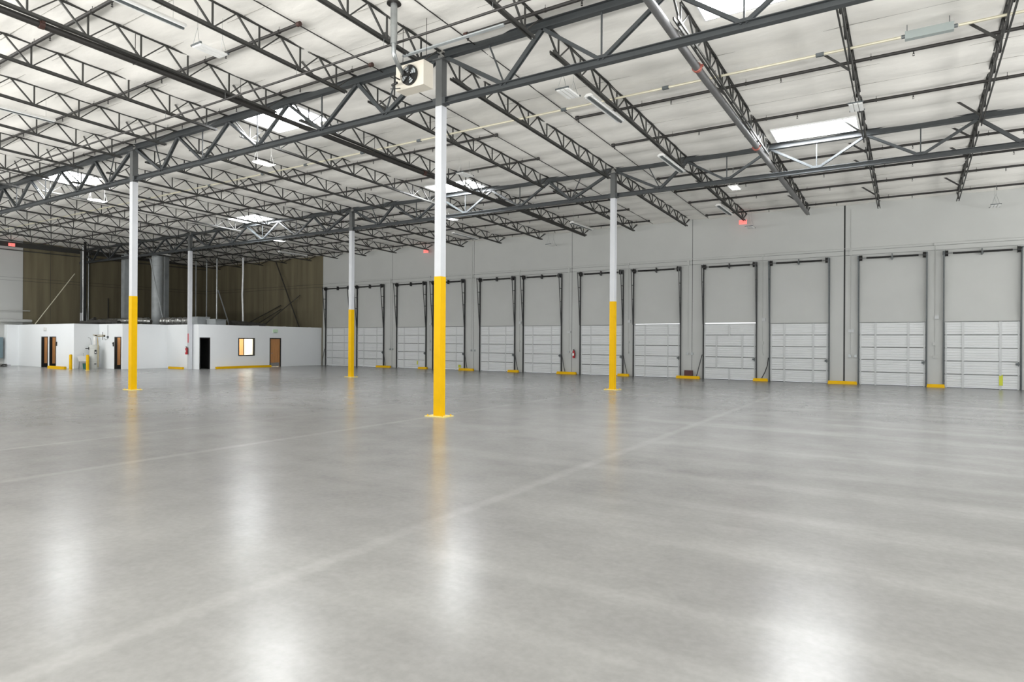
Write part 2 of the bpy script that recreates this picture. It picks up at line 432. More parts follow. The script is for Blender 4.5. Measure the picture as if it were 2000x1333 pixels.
for (Yp, (a, b)) in ((FY, D_F1), (FY, D_F2), (DY, D_D)):
    dd = struct_root('door_%d' % k); k += 1
    door_frame('y', Yp, a, b, 2.11, dd)
    mb = MB(); mb.box((a+.02, Yp+.145, .26), (a+.065, Yp+.96, 2.05)); lf = mb.build('door_leaf', M['wood'], dd)
    mb = MB(); mb.box((a+.015, Yp+.145, .02), (a+.07, Yp+.96, .26)); mb.build('kick_plate', M['black'], lf)
    mb = MB(); mb.tube([(a+.065, Yp+.80, 1.0), (a+.13, Yp+.80, 1.0), (a+.13, Yp+.68, 1.0)], .012); mb.build('door_handle', M['steel'], lf)
    mb = MB(); mb.box((a-.5, Yp+1.5, 0), (min(b+.6, -43.40), Yp+1.55, 2.5)); mb.box((a-.06, Yp+T+.03, 0), (a-.02, Yp+1.5, 2.5))
    lm_ = MB(); lm_.box((a+.3, Yp+.5, 2.5), (b-.1, Yp+1.1, 2.54)); lm_.build('room_lamp', M['roomlamp'], dd)
    mb.build('room_shade_backing', M['darkroom'], dd)  # near-black backing painted in place of shade behind the doorway
# window with lit room
wn = struct_root('window_1')
mb = MB(); y0, y1, z0, z1 = WIN; w_ = .06
for (p, q, a, b) in ((y0, y0+w_, z0, z1), (y1-w_, y1, z0, z1), (y0+w_, y1-w_, z0, z0+w_), (y0+w_, y1-w_, z1-w_, z1)):
    mb.box((AX-T-.02, p, a), (AX+.025, q, b))
mb.build('window_frame', M['black'], wn)
G = bpy.data.materials.new('window_glass'); G.use_nodes = True; gb = G.node_tree.nodes['Principled BSDF']
gb.inputs['Transmission Weight'].default_value = 1.0; gb.inputs['Roughness'].default_value = 0.0; gb.inputs['IOR'].default_value = 1.05
gb.inputs['Base Color'].default_value = (.95, .97, .96, 1)
mb = MB(); mb.box((AX-.07, y0+w_, z0+w_), (AX-.062, y1-w_, z1-w_)); mb.build('pane', G, wn)
room = struct_root('wall_room')
RX0, RY0, RY1 = -43.1, 26.2, 33.0
mb = MB(); mb.box((RX0-.05, RY0, 0), (RX0, RY1, 2.6)); mb.box((RX0, RY0-.05, 0), (AX-T, RY0, 2.6)); mb.box((RX0, RY1, 0), (AX-T, RY1+.05, 2.6))
mb.build('room_wall', M['beige'], room)
mb = MB(); mb.box((RX0+.01, 29.35, 0), (RX0+.06, 29.92, 2.2)); mb.build('room_door', M['wood'], room)
for (a, b, mt) in ((29.95, 30.0, 'black'), (30.1, 30.5, 'white'), (30.9, 30.93, 'track_grey'), (31.2, 31.23, 'track_grey'), (31.5, 31.53, 'track_grey'), (31.75, 32.0, 'bluegrey')):
    mb = MB(); mb.box((RX0+.01, a, 0), (RX0+.05, b, 2.3)); mb.build('room_trim', M[mt], room)
mb = MB(); mb.box((RX0+.8, 28.0, 2.56), (AX-1.0, 31.5, 2.60)); o = mb.build('ceiling_lamp', M['roomlamp']); tag(o, 'lit flat ceiling lamp inside the room behind the office window', 'lamp')

# ================================================================== DOCK DOORS (door_1..door_12)
SW, SH = 2.55, .584                    # section width, height
def ribbed(w_, h_, name):
    """one door section: horizontal ribs, front faces -Y"""
    mb = MB(); n = 5; g = .012
    prof = [(0.0, g)]
    for k in range(n):
        za = g + (h_-2*g)*k/n; zb = g + (h_-2*g)*(k+1)/n
        prof += [(-.004, za+.004), (-.016, za+.018), (-.016, zb-.022), (-.004, zb-.006)]
    prof += [(0.0, h_-g)]
    vs = []
    for (yy, zz) in prof: vs += [(-w_/2, yy, zz), (w_/2, yy, zz)]
    fs = [(2*i, 2*i+1, 2*i+3, 2*i+2) for i in range(len(prof)-1)]
    mb.add(vs, fs)
    mb.box((-w_/2, .004, g), (w_/2, .04, h_-g))
    return mb.mesh(name, [M['door']])
SEC = ribbed(2.66, SH, 'door_section')
mb = MB(); mb.box((-.03, -.030, .010), (.03, -.014, SH-.010)); STL = mb.mesh('stile', [M['stile']])
mb = MB(); mb.box((-.05, -.036, .010), (.05, -.014, SH-.010)); STLW = mb.mesh('stile', [M['stile']])
mb = MB(); mb.box((-1.33, -.026, -.012), (1.33, -.012, .014)); SEAM = mb.mesh('section_seam', [M['seam']])
mb = MB(); mb.box((-.03, -.045, -.03), (.03, -.03, .03)); mb.tube([(0, -.04, 0), (.03, -.07, 0)], .012, 6); HNG = mb.mesh('hinge', [M['stile']])
mb = MB(); mb.box((-1.33, -.03, 0), (1.33, .04, .02)); SEAL = mb.mesh('bottom_seal', [M['track']])
def dock_door(i, p, q):
    c = (p+q)/2; d = struct_root('door_%d' % (i+1), (c, YW-.03, 0))
    oddone = (i == 8)
    half = (q-p)/2
    wsc = (q-p-.10)/2.66
    for k in range(5):
        s_ = link('door_section', SEC, d, (0, 0, .02+k*SH)); s_.scale = (wsc, 1, 1)
        if oddone and k in (0, 4): xs = (-half+.10, 0, half-.10)
        else: xs = (-half+.10, -half*.48, half*.48, half-.10)
        for x in xs:
            link('stile', STLW if (i > 7 and abs(x) < half*.6) else STL, s_, (x/wsc, 0, 0))
            link('hinge', HNG, s_, (x/wsc, 0, 0))
        if k:
            sm_ = link('section_seam', SEAM, d, (0, 0, .02+k*SH)); sm_.scale = (wsc, 1, 1)
    sm_ = link('section_seam', SEAM, d, (0, 0, .02+5*SH)); sm_.scale = (wsc, 1, 1)
    sm_ = link('bottom_seal', SEAL, d, (0, 0, 0)); sm_.scale = (wsc, 1, 1)
    tm = M['track'] if i < 9 else M['track_grey']
    hw = (q-p)/2
    for sgn in (-1, 1):
        mb = MB(); x = sgn*(hw-.01)
        mb.box((x-.028, -.05, 0), (x+.028, .0, 6.05)); mb.box((x-.012, -.10, 0), (x+.012, -.06, 6.0))
        mb.build('track_angle', tm, d)
        mb = MB(); mb.bar((x-.01, -.08, 2.95), (x-.01, -.40, 6.05), .035, .045, up=(0, 1, 0))
        mb.build('leaning_track', tm, d)
        for z_ in (3.65, 4.4, 5.2):
            t = (z_-2.95)/3.1
            mb = MB(); mb.box((x-.012, -.08-.32*t, z_-.02), (x+.012, -.06, z_+.02)); mb.build('track_bracket', tm, d)
        mb = MB(); mb.box((x-.02, -.46, 6.03), (x+.02, 0, 6.09)); mb.box((x-.05, -.16, 5.95), (x+.03, -.02, 6.12)); mb.build('end_bracket', tm, d)
        mb = MB(); xi = x - sgn*.10
        mb.tube([(xi-.05, -.15, 6.0), (xi+.05, -.15, 6.0)], .13, 16); mb.tube([(xi-.06, -.15, 6.0), (xi-.05, -.15, 6.0)], .15, 16); mb.build('cable_drum', M['black'], d)
    mb = MB(); mb.tube([(-hw, -.15, 6.0), (hw, -.15, 6.0)], .014, 8); mb.build('torsion_shaft', tm, d)
    mb = MB()
    for a, b in ((-hw+.33, -.04), (.04, hw-.33)):
        n = 34; pts = []
        mb.tube([(a, -.15, 6.0), ((a+b)/2, -.15, 5.985), (b, -.15, 6.0)], .042, 10)
        for r_ in range(n): mb.tube([(a+(b-a)*(r_+.2)/n, -.15, 5.995), (a+(b-a)*(r_+.7)/n, -.15, 5.995)], .048, 8)
    mb.build('torsion_spring', M['black'], d)
    mb = MB(); mb.box((-.015, -.2, 5.86), (.015, 0, 6.14)); mb.box((-.06, -.17, 5.90), (.06, -.14, 5.95)); mb.build('centre_bearing', tm, d)
    # latch on the right-hand side and leaning guard pipe
    mb = MB(); mb.box((hw-.2, -.07, 1.05), (hw-.07, -.035, 1.14)); mb.box((hw-.12, -.09, 1.0), (hw-.09, -.035, 1.19)); mb.build('slide_bolt', M['track_grey'], d)
    if i in (1, 3, 4, 5, 6):
        mb = MB(); mb.tube([(hw+.02, -.12, 1.35), (hw+.30, -.16, .14)], .022, 8); mb.build('guard_pipe', tm, d)
    if i in (8, 0):
        mb = MB(); mb.tube([(-hw-.02, -.12, 1.30), (-hw-.30, -.16, .14)], .022, 8); mb.build('guard_pipe', tm, d)
    if i in (9,):
        mb = MB(); mb.tube([(-hw-.02, -.12, 1.2), (-hw-.06, -.14, .8), (-hw-.18, -.15, .45), (-hw-.33, -.16, .14)], .022, 8); mb.build('pull_rope', M['black'], d)
    if i in (3, 11):
        mb = MB(); x = hw-.42 if i == 3 else .62
        mb.box((x-.10 if i == 3 else x, -.042, .16), (x+.12 if i == 3 else x+.13, -.036, .36 if i == 3 else .62)); mb.build('warning_sticker', M['lime'], d)
    if i == 2:
        mb = MB(); mb.box((.55, -.042, .28), (.64, -.036, .55)); mb.build('warning_sticker', M['lime'], d)
    return d
for i, (p, q) in enumerate(POST[:12]):
    dock_door(i, p, q)
# door 8 and 9 sit a little low: daylight enters above them
# (openings reach 3 cm higher than the leaf)


# ================================================================== COLUMNS
def column(x, y, ztop, zg, zyel, label, plate=True, white_only=False):
    c = thing('steel_column', label, 'column', (x, y, 0), 'steel columns of the hall')
    h = .103
    if not white_only:
        MB().box((-h-.004, -h-.004, 0), (h+.004, h+.004, zyel)).build('yellow_band', M['yellow'], c)
    MB().box((-h, -h, 0 if white_only else zyel), (h, h, zg)).build('white_shaft', M['col_white'], c)
    MB().box((-h+.002, -h+.002, zg), (h-.002, h-.002, ztop)).build('grey_shaft', M['col_grey'], c)
    MB().box((-.17, -.15, ztop-.03), (.17, .15, ztop)).build('cap_plate', M['col_grey'], c)
    if plate:
        MB().box((-.30, -.22, 0), (.30, .22, .022)).build('base_plate', M['yellow_pale'], c)
        for sx in (-1, 1):
            for sy in (-1, 1):
                mb = MB(); mb.tube([(sx*.24, sy*.17, .02), (sx*.24, sy*.17, .055)], .018, 6); mb.build('anchor_bolt', M['yellow'], c)
    return c
ZG1, ZG2 = 7.966, 7.79
column(X0, Y1, zr(Y1)-.22, ZG1, 3.597, 'nearest yellow and white square steel column in the middle of the hall')
column(X0-BX, Y1, zr(Y1)-.22, ZG1, 3.597, 'leftmost yellow and white steel column, left of the office black doorway')
column(X0, Y2, zr(Y2)-.22, ZG2, 3.597, 'yellow and white steel column in front of the seventh dock door')
column(X0-BX, Y2, zr(Y2)-.22, ZG2, 3.597, 'small far yellow and white column in front of the leftmost dock doors')
column(X0-2*BX, Y2, zr(Y2)-.22, ZG2, 3.597, 'all white column at the corner of the office wall beside black doorway', plate=False, white_only=True)
cE = column(X0-3*BX+.3, Y2, zr(Y2)-.22, 4.0, 3.0, 'grey steel column rising behind the office wall at the end wall', plate=False, white_only=True)

# ================================================================== GIRDERS
def ibeam(mb, p, q, depth, width, tf=.016, tw=.012):
    mb.bar(p + Vector((0,0,depth/2-tf/2)), q + Vector((0,0,depth/2-tf/2)), width, tf)
    mb.bar(p - Vector((0,0,depth/2-tf/2)), q - Vector((0,0,depth/2-tf/2)), width, tf)
    mb.bar(p, q, tw, depth-2*tf)
TOPN = [0, 1, 2, 3, 4, 5]; BOTN = [1.93, 4.48, 7.49, 10.5, 13.05]
def girder(y, xcol, zt, zb, label):
    """bay runs from xcol to xcol-BX"""
    g = thing('roof_girder', label, 'girder', (xcol, y, zb), 'steel truss girders carrying the roof')
    H_ = zt - zb
    mb = MB(); ibeam(mb, Vector((-.11, 0, H_)), Vector((-BX+.11, 0, H_)), .20, .17); mb.build('top_chord', M['girder'], g)
    mb = MB(); ibeam(mb, Vector((-.11, 0, 0)), Vector((-BX+.11, 0, 0)), .15, .16); mb.build('bottom_chord', M['girder'], g)
    tops = [-S*k for k in TOPN]; tops[0] = -.16; tops[-1] = -BX+.16
    bots = [-b for b in BOTN]
    def dbl(a, b, w_, h_, name='diagonal'):
        mb = MB(); a, b = Vector(a), Vector(b)
        for s_ in (-1, 1): mb.bar(a, b, .03, h_, up=(0,0,1), off=s_*(w_/2))
        mid = (a+b)/2; dv = (b-a).normalized()*.05
        mb.bar(mid-dv, mid+dv, w_, h_*.8)
        return mb.build(name, M['girder'], g)
    for k, b in enumerate(bots):
        hh = .10 if k in (0, 4) else .075
        dbl((tops[k], 0, H_-.08), (b+.03, 0, .06), .07, hh); dbl((b-.03, 0, .06), (tops[k+1], 0, H_-.08), .07, hh)
    for k, b in enumerate(bots):
        xt = (tops[k]+tops[k+1])/2 if k in (0, 4) else b
        if k == 0: xt = -S*.5
        if k == 4: xt = -BX+S*.5
        mb = MB(); mb.bar((xt, 0, H_-.1), (b, 0, .07), .03, .035); mb.build('vertical', M['girder'], g)
    for b in bots:
        mb = MB(); mb.box((b-.16, -.008, .02), (b+.16, .008, .16)); mb.build('gusset_plate', M['girder'], g)
    for b in (-.10, -BX+.10):
        mb = MB(); mb.box((b-.10, -.1, -.09), (b+.10, .1, .085)); mb.build('end_seat', M['girder'], g)
    return g
GT1, GB1, GT2, GB2 = 9.29, 8.098, 8.93, 7.908
gl1 = {-1: 'nearest truss girder crossing the top right, right of the nearest column', 0: 'near truss girder between the nearest column and the leftmost column', 1: 'near truss girder left of the leftmost yellow column', 2: 'near truss girder reaching the end wall at far left'}
gl2 = {-1: 'far truss girder right of the column by the seventh dock door', 0: 'far truss girder between the two far yellow columns', 1: 'far truss girder between the small far column and the white office column', 2: 'far truss girder over the offices reaching the end wall'}
for k in (-1, 0, 1, 2):
    girder(Y1, X0 - BX*k, GT1, GB1, gl1[k]); girder(Y2, X0 - BX*k, GT2, GB2, gl2[k])

# ================================================================== JOISTS
JM = {}
def bar_mesh(key, p, q, w_, h_, name, mt, dbl=False, up=(0,0,1)):
    if key not in JM:
        mb = MB()
        if dbl:
            mb.bar(p, q, .03, h_, up=up, off=-w_/2+.015); mb.bar(p, q, .03, h_, up=up, off=w_/2-.015)
        else: mb.bar(p, q, w_, h_, up=up)
        JM[key] = mb.mesh(name, [mt])
    return JM[key]
BAYS = [dict(y0=1.6, y1=Y1, n=9, dep=.60), dict(y0=Y1, y1=Y2, n=9, dep=.53), dict(y0=Y2, y1=YW, n=8, dep=.46)]
def joist(n, bi, label, group):
    B = BAYS[bi]; y0, y1 = B['y0'], B['y1']; x = X0 - S*n
    j = thing('roof_joist', label, 'joist', (x, y0, zr(y0)), group)
    sl = -.0325; L_ = y1 - y0
    zt = lambda y: sl*y - .012
    zb = lambda y: sl*y - B['dep']
    e0, e1 = .78, L_-.80 if bi < 2 else L_-.85
    link('top_chord', bar_mesh(('t', bi), (0, .05, zt(.05)), (0, L_-.05, zt(L_-.05)), .075, .032, 'top_chord', M['joist'], True), j)
    link('nailer', bar_mesh(('n', bi), (0, .05, zt(.05)+.032), (0, L_-.05, zt(L_-.05)+.022), .065, .02, 'nailer', M['nailer']), j)
    link('bottom_chord', bar_mesh(('b', bi), (0, e0-.35, zb(e0-.35)), (0, e1+.35, zb(e1+.35)), .115, .062, 'bottom_chord', M['joist'], True), j)
    nodes = [e0 + (e1-e0)*k/(B['n']-1) for k in range(B['n'])]
    sp = nodes[1]-nodes[0]
    for k, yb in enumerate(nodes):
        ya = yb - sp/2 if k else .12
        yc = yb + sp/2 if k < B['n']-1 else L_-.12
        link('diagonal', bar_mesh(('d1', bi, k), (0, ya, zt(ya)), (0, yb-.03, zb(yb)+.02), .035, .042, 'diagonal', M['joist'], up=(1,0,0)), j)
        link('diagonal', bar_mesh(('d2', bi, k), (0, yb+.03, zb(yb)+.02), (0, yc, zt(yc)), .028, .032, 'diagonal', M['joist'], up=(1,0,0)), j)
        link('vertical', bar_mesh(('v', bi, k), (0, yb, zt(yb)), (0, yb, zb(yb)+.02), .035, .035, 'vertical', M['joist'], up=(1,0,0)), j)
    for yy in {0: (9.7,), 1: (1.45, 4.95, 9.9), 2: (1.1, 3.2, 7.4)}[bi]:
        link('sway_brace', bar_mesh(('s', bi, yy), (-.05, yy, zb(yy)+.03), (-.62, yy, zt(yy)+.03), .06, .02, 'sway_brace', M['joist'], up=(0,1,0)), j)
    if bi == 2:
        link('wall_strut', bar_mesh(('w', bi), (0, e1, zb(e1)), (0, L_-.02, zt(L_)-.02), .03, .03, 'wall_strut', M['joist'], up=(1,0,0)), j)
    return j
names = ['in the bay nearest the camera', 'in the middle bay between the girders', 'in the far bay against the dock wall']
order = {0: list(range(-1, 15)), 1: list(range(-5, 15)), 2: list(range(-5, 15))}
for bi in range(3):
    for k, n in enumerate(order[bi]):
        joist(n, bi, 'open-web roof joist %s, %s from right end' % (names[bi], ORD[k]), 'open-web joists of one roof bay, ' + names[bi])

# ================================================================== SKYLIGHTS
sl_lab = {(0, 1): 'brightly lit skylight above the near girder, left of the nearest column', (2, 1): 'lit skylight at the far left above the leftmost column girder',
          (0, 2): 'lit skylight in front of the far girder, just behind the nearest column', (2, 2): 'dimmer lit skylight over the far left part of the hall',
          (1, 2): 'lit skylight at right above the far girder', (1, 1): 'lit skylight cut by the top edge at right'}
for i, (a, b, c, d) in enumerate(SKY):
    col, row = i//2, i % 2 + 1
    z = zr((c+d)/2)
    lab = sl_lab.get((col, row), 'unseen lit roof skylight outside the view, column %s row %s' % (ORD[col], ORD[row]))
    s_ = thing('skylight', lab, 'skylight', ((a+b)/2, (c+d)/2, z), 'roof skylights')
    hx, hy = (b-a)/2, (d-c)/2; mb = MB(); t = .03
    tilt = -.0325
    def P(x, y, zz): return (x, y, zz + tilt*y)
    def slab(x0, x1, y0, y1):
        vs = [P(x0,y0,-.04),P(x1,y0,-.04),P(x1,y1,-.04),P(x0,y1,-.04),P(x0,y0,.38),P(x1,y0,.38),P(x1,y1,.38),P(x0,y1,.38)]
        mb.add(vs, [(0,3,2,1),(4,5,6,7),(0,1,5,4),(1,2,6,5),(2,3,7,6),(3,0,4,7)])
    slab(-hx-t, -hx, -hy-t, hy+t); slab(hx, hx+t, -hy-t, hy+t); slab(-hx, hx, -hy-t, -hy); slab(-hx, hx, hy, hy+t)
    mb.build('curb', M['curb'], s_)
    mb = MB(); n = 10; vs = []
    for jy in range(n+1):
        for ix in range(n+1):
            u, v = ix/n, jy/n
            vs.append(P(-hx+2*hx*u, -hy+2*hy*v, .22+.14*math.sin(math.pi*u)*math.sin(math.pi*v)))
    fs = [(j*(n+1)+i_, j*(n+1)+i_+1, (j+1)*(n+1)+i_+1, (j+1)*(n+1)+i_) for j in range(n) for i_ in range(n)]
    mb.add(vs, fs); mb.build('dome', M['sky'], s_, smooth=True)
    mb = MB(); mb.box((-.012, -hy, .17), (.012, hy, .2)); mb.build('glazing_bar', M['curb'], s_)

# ================================================================== PIPES
def coupling(parent, c, r, axis, mt='red'):
    mb = MB(); c = Vector(c); a = Vector(axis)
    mb.tube([c - a*.05, c + a*.05], r*1.25, 12); s_ = a.cross(Vector((0,0,1))).normalized()
    mb.box(c - Vector((.03,.03,.0)) + s_*r*1.3, c + Vector((.03,.03,.05)) + s_*r*1.3)
    return mb.build('coupling', M[mt], parent)
# left black main, hung below the third joist left of the big column
lm = thing('sprinkler_main', 'thick black sprinkler main running below a joist from top left to dock wall', 'pipe', (-16.42, 3.0, 0))
yl0, yl1 = 3.0, 33.4
mb = MB(); mb.tube([(0, 0, zr(3)-.70), (0.1, 12, zr(15)-.66), (.3, 22.3, zr(25.3)-.63), (.40, 30.3, zr(33.3)-.60)], .078, 14); mb.build('pipe', M['pipe'], lm, smooth=True)
for y in (6.3, 19.2): coupling(lm, (.0+.4*(y-3)/30.3, y-3, zr(y)-.70+.10*(y-3)/30.3), .078, (0,1,0), 'rust')
for y in (5.2, 8.3, 11.2, 16.5, 19.5, 22.5, 27.5, 31):
    mb = MB(); xx = .4*(y-3)/30.3; zz = zr(y)-.68+.08*(y-3)/30.3
    mb.tube([(xx, y-3, zz+.08), (xx, y-3, zr(y))], .008, 6); mb.box((xx-.09, y-3-.015, zz-.09), (xx+.09, y-3+.015, zz-.075)); mb.build('pipe_hanger', M['pipe'], lm)
# right grey main
rm = thing('sprinkler_main', 'large pale grey main pipe with red couplings running to the dock wall at right', 'pipe', (-4.47, 4.0, 0))
mb = MB(); mb.tube([(0, 0, zr(4)-.62), (0, 12, zr(16)-.62), (.12, 20, zr(24)-.60), (.25, 29.2, zr(33.2)-.55)], .095, 16); mb.build('pipe', M['pipe_grey'], rm, smooth=True)
for y in (15.55, 22.2): coupling(rm, (.0+.2*max(0, y-16)/17, y-4, zr(y)-.615), .095, (0,1,0))
for y in (10.5, 14.1, 17.2, 20.4, 26.5, 30.5):
    mb = MB(); xx = .2*max(0, y-16)/17; mb.tube([(xx, y-4, zr(y)-.53), (xx, y-4, zr(y)+.02)], .009, 6); mb.build('pipe_hanger', M['pipe'], rm)
# branch lines
def branch(y, xa, xb, r, capped, label, dz=-.15, heads=True):
    z = zr(y)+dz
    b = thing('sprinkler_branch', label, 'pipe', (xa, y, z), 'black sprinkler branch pipes')
    mb = MB(); mb.tube([(0, 0, 0), (xb-xa, 0, 0)], r, 10); mb.build('pipe', M['pipe'], b, smooth=True)
    if capped is not None:
        xc = xa if capped == 'a' else xb; e = xc - xa
        mb = MB(); mb.tube([(e-.05, 0, 0), (e+.05, 0, 0)], r*1.5, 10); mb.build('end_cap', M['rust'] if abs(y) < 13 else M['pipe'], b)
    if heads:
        x = math.ceil(xa/3.0)*3.0 + .03
        while x < xb:
            link('sprinkler_head', HEAD, b, (x-xa, 0, -r)); x += 3.0
        x = X0 - S*round((X0-xa)/S) + .4
        while x < xb:
            if x > xa: link('pipe_ring', RING, b, (x-xa, 0, 0))
            x += S
    return b
mb = MB(); mb.tube([(0,0,.02),(0,0,-.05)], .014, 6); mb.tube([(0,0,-.05),(0,0,-.06)], .022, 8); mb.box((-.02,-.004,-.10),(-.014,.004,-.05)); mb.box((.014,-.004,-.10),(.02,.004,-.05)); mb.tube([(0,0,-.10),(0,0,-.106)], .026, 8)
HEAD = mb.mesh('sprinkler_head', [M['pipe']])
mb = MB(); mb.tube([(-.02,0,0),(.02,0,0)], .05, 10); mb.tube([(0,0,.04),(0,0,.17)], .006, 5); RING = mb.mesh('pipe_ring', [M['pipe']])
BYS = [9.85, 12.2, 15.1, 18.2, 21.1, 25.8, 28.1, 30.3, 33.25]
for k, y in enumerate(BYS):
    if y in (15.1,): continue
    branch(y, XE+.3, -12.15, .038, 'b', 'black sprinkler branch pipe left of the nearest column, %s line counted from the camera' % ORD[k])
branch(7.1, XE+.3, -12.15, .042, 'b', 'black sprinkler branch pipe crossing the top left corner, nearest line on left')
for k, y in enumerate([12.2, 18.15, 21.05, 25.8, 28.1, 30.3, 33.3]):
    branch(y, -9.03, XR-.2, .042, 'a', 'black sprinkler branch pipe at right, %s line counted from the camera' % ORD[k])
# low pipe crossing under the joists of the near bay
g = thing('gas_pipe', 'long thin dark pipe passing under the joists of the nearest bay', 'pipe', (XE+.3, 10.65, zr(10.65)-.82))
mb = MB(); mb.tube([(0,0,0),(XR-XE-1,0,0)], .028, 8); mb.build('pipe', M['pipe'], g)
for n in range(-1, 14):
    mb = MB(); x = X0-S*n-(XE+.3); mb.tube([(x+.05,0,.0),(x+.05,0,.24)], .006, 5); mb.build('pipe_hanger', M['galv'], g)
g = thing('strut_channel', 'slotted grey strut channel running beside the heater flue pipe', 'channel', (-10.4, 11.5, zr(11.5)-.60))
mb = MB(); mb.box((0,-.02,-.04),(2.9,.02,.0)); mb.box((0,-.045,-.045),(2.9,.045,-.04)); mb.build('channel', M['duct'], g)
# two long rods along the hall
for x, lab in ((-12.3, 'thin dark rod under the roof, left of the nearest column'), (-9.2, 'thin dark rod under the roof, right of the nearest column')):
    r_ = MB(); r_.tube([(x, 3, zr(3)-.082), (x, 34.3, zr(34.3)-.082)], .014, 6); tag(r_.build('bridging_rod', M['pipe']), lab, 'rod')
# cream conduit with couplings and the grey trough on it
g = thing('conduit_run', 'cream electrical conduit crossing the whole ceiling through the middle bay', 'conduit', (XE+.3, 17.0, zr(17)-.30))
mb = MB(); mb.tube([(0,0,0),(-.22-(XE+.3),0,0)], .034, 8); mb.tube([(.86-(XE+.3),0,0),(XR-XE-1,0,0)], .034, 8); mb.build('conduit', M['conduit'], g)
for x in (-5.75, -8.9, -14.6, -17.35, -20.5, -23.2, -27, -32, -1.9):
    mb = MB(); xx = x-(XE+.3); mb.box((xx-.09,-.04,-.04),(xx+.09,.04,.04)); mb.build('conduit_coupling', M['track_grey'], g)
g = thing('wiring_trough', 'long grey metal box hung on two rods at top right', 'enclosure', (.32, 17.0, zr(17)-.30))
MB().box((-.46,-.07,-.09),(.46,.07,.09)).build('trough', M['greybox'], g)
for s_ in (-.42, .38):
    mb = MB(); mb.tube([(s_,0,.09),(s_,0,.33)], .008, 6); mb.tube([(s_,0,.09),(s_,0,.11)], .022, 6); mb.build('hanger_rod', M['track_grey'], g)
for s_ in (-1, 1):
    mb = MB(); mb.tube([(s_*.46,0,0),(s_*.53,0,0)], .045, 8); mb.build('conduit_fitting', M['track_grey'], g)

# ================================================================== LIGHTS
def strip(x, y0, y1, dz, label):
    z = zr((y0+y1)/2)+dz
    s_ = thing('strip_light', label, 'light', (x, (y0+y1)/2, z), 'unlit fluorescent strip lights'); h = (y1-y0)/2
    mb = MB(); mb.add([(-.15,-h,-.02),(.15,-h,-.02),(.07,-h,.06),(-.07,-h,.06),(-.15,h,-.02),(.15,h,-.02),(.07,h,.06),(-.07,h,.06)], [(0,1,2,3),(7,6,5,4),(0,4,5,1),(1,5,6,2),(2,6,7,3),(3,7,4,0)])
    mb.build('reflector', M['white'], s_)
    mb = MB(); mb.box((-.025,-h,-.06),(.025,h,-.02)); mb.build('ballast_cover', M['track_grey'], s_)
    for sx in (-.09, .09):
        mb = MB(); mb.tube([(sx,-h+.03,-.035),(sx,h-.03,-.035)], .018, 8); mb.build('lamp_tube', M['lampoff'], s_)
    for sy in (-h*.8, h*.8):
        mb = MB(); mb.tube([(0,sy,.06),(0,sy,-dz-.02)], .004, 4); mb.build('hanger_wire', M['galv'], s_)
for a in [(-13.8, 5.6, 8.05, -.65, 'white fluorescent strip light at the top left, nearest the camera'),
          (-7.42, 15.6, 17.9, -.65, 'white strip light right of the nearest column head'),
          (-7.35, 21.3, 23.7, -.65, 'white strip light in front of the far girder, right of centre'),
          (-14.95, 29.5, 31.9, -.65, 'white strip light in the far bay, left of the far column'),
          (-37.6, 28.9, 31.3, -.65, 'white strip light hanging before the brown concrete wall'),
          (-23.2, 7.0, 9.3, -.65, 'white strip light near the left edge of the picture'),
          (-7.4, 29.2, 31.6, -.65, 'faint strip light beside a joist near the red exit sign'),
          (-22.3, 29.0, 31.4, -.65, 'small strip light in the far bay above the fifth dock door')]: strip(*a)
def panel(x, y, dz, lit, label):
    z = zr(y)+dz
    s_ = thing('high_bay_light', label, 'light', (x, y, z), 'flat high bay lights')
    hx, hy = .17, .34
    mb = MB()
    for sx in (-.115, 0, .115): mb.box((sx-.05,-hy,-.015),(sx+.05,hy,.02))
    mb.build('housing', M['white'], s_)
    for sx in (-.115, 0, .115):
        mb = MB(); mb.box((sx-.042,-hy+.02,-.022),(sx+.042,hy-.02,-.015)); mb.build('lens', M['lamp'] if lit else M['lampoff'], s_)
    for sy in (-hy, hy):
        mb = MB(); mb.box((-hx-.02,sy-.02,.0),(hx+.02,sy+.02,.035)); mb.build('end_bracket', M['track_grey'] if not lit else M['white'], s_)
    mb = MB(); mb.box((-.06,-.14,.02),(.06,.14,.07)); mb.build('driver_box', M['white'], s_)
    mb = MB()
    for sy in (-hy, hy):
        for sx in (-.12, .12): mb.tube([(sx,sy,.03),(0,sy*.9,-dz*.45)], .005, 4)
        mb.tube([(0,sy*.9,-dz*.45),(0,sy*.9,-dz)], .004, 4)
    mb.build('hanger_wire', M['galv'] if not lit else M['white'], s_)
for a in [(-13.75, 8.65, -.90, False, 'unlit white high bay light hanging at top left'), (-7.55, 14.65, -.95, False, 'flat light right of the nearest column with dark end bracket'),
          (-20.0, 14.7, -.95, True, 'glaring white flat light under the brightest skylight'), (-32.2, 14.7, -.92, True, 'glaring white flat light under the far left skylight'),
          (-19.5, 25.2, -.92, True, 'white flat light beyond the far girder, left of nearest column'), (-32.9, 25.3, -.92, True, 'small white flat light beyond the far girder at left'),
          (-6.85, 33.3, -.98, False, 'small dark-framed light against dock wall beside red exit sign'), (2.98, 33.3, -.98, False, 'small light hanging in front of the dock wall at right edge'),
          (-18.3, 33.4, -.98, False, 'small light against dock wall above the sixth dock door'), (-1.29, 19.7, -.75, False, 'finned light hanging in front of the right-hand skylight'),
          (-14.9, 20.1, -.65, False, 'grey flat light beside the skylight behind the nearest column'), (-5.95, 26.0, -.85, True, 'white flat light just beyond the far girder, right of centre'),
          (-45.5, 25.3, -.92, False, 'unlit flat light above the offices')]: panel(*a)
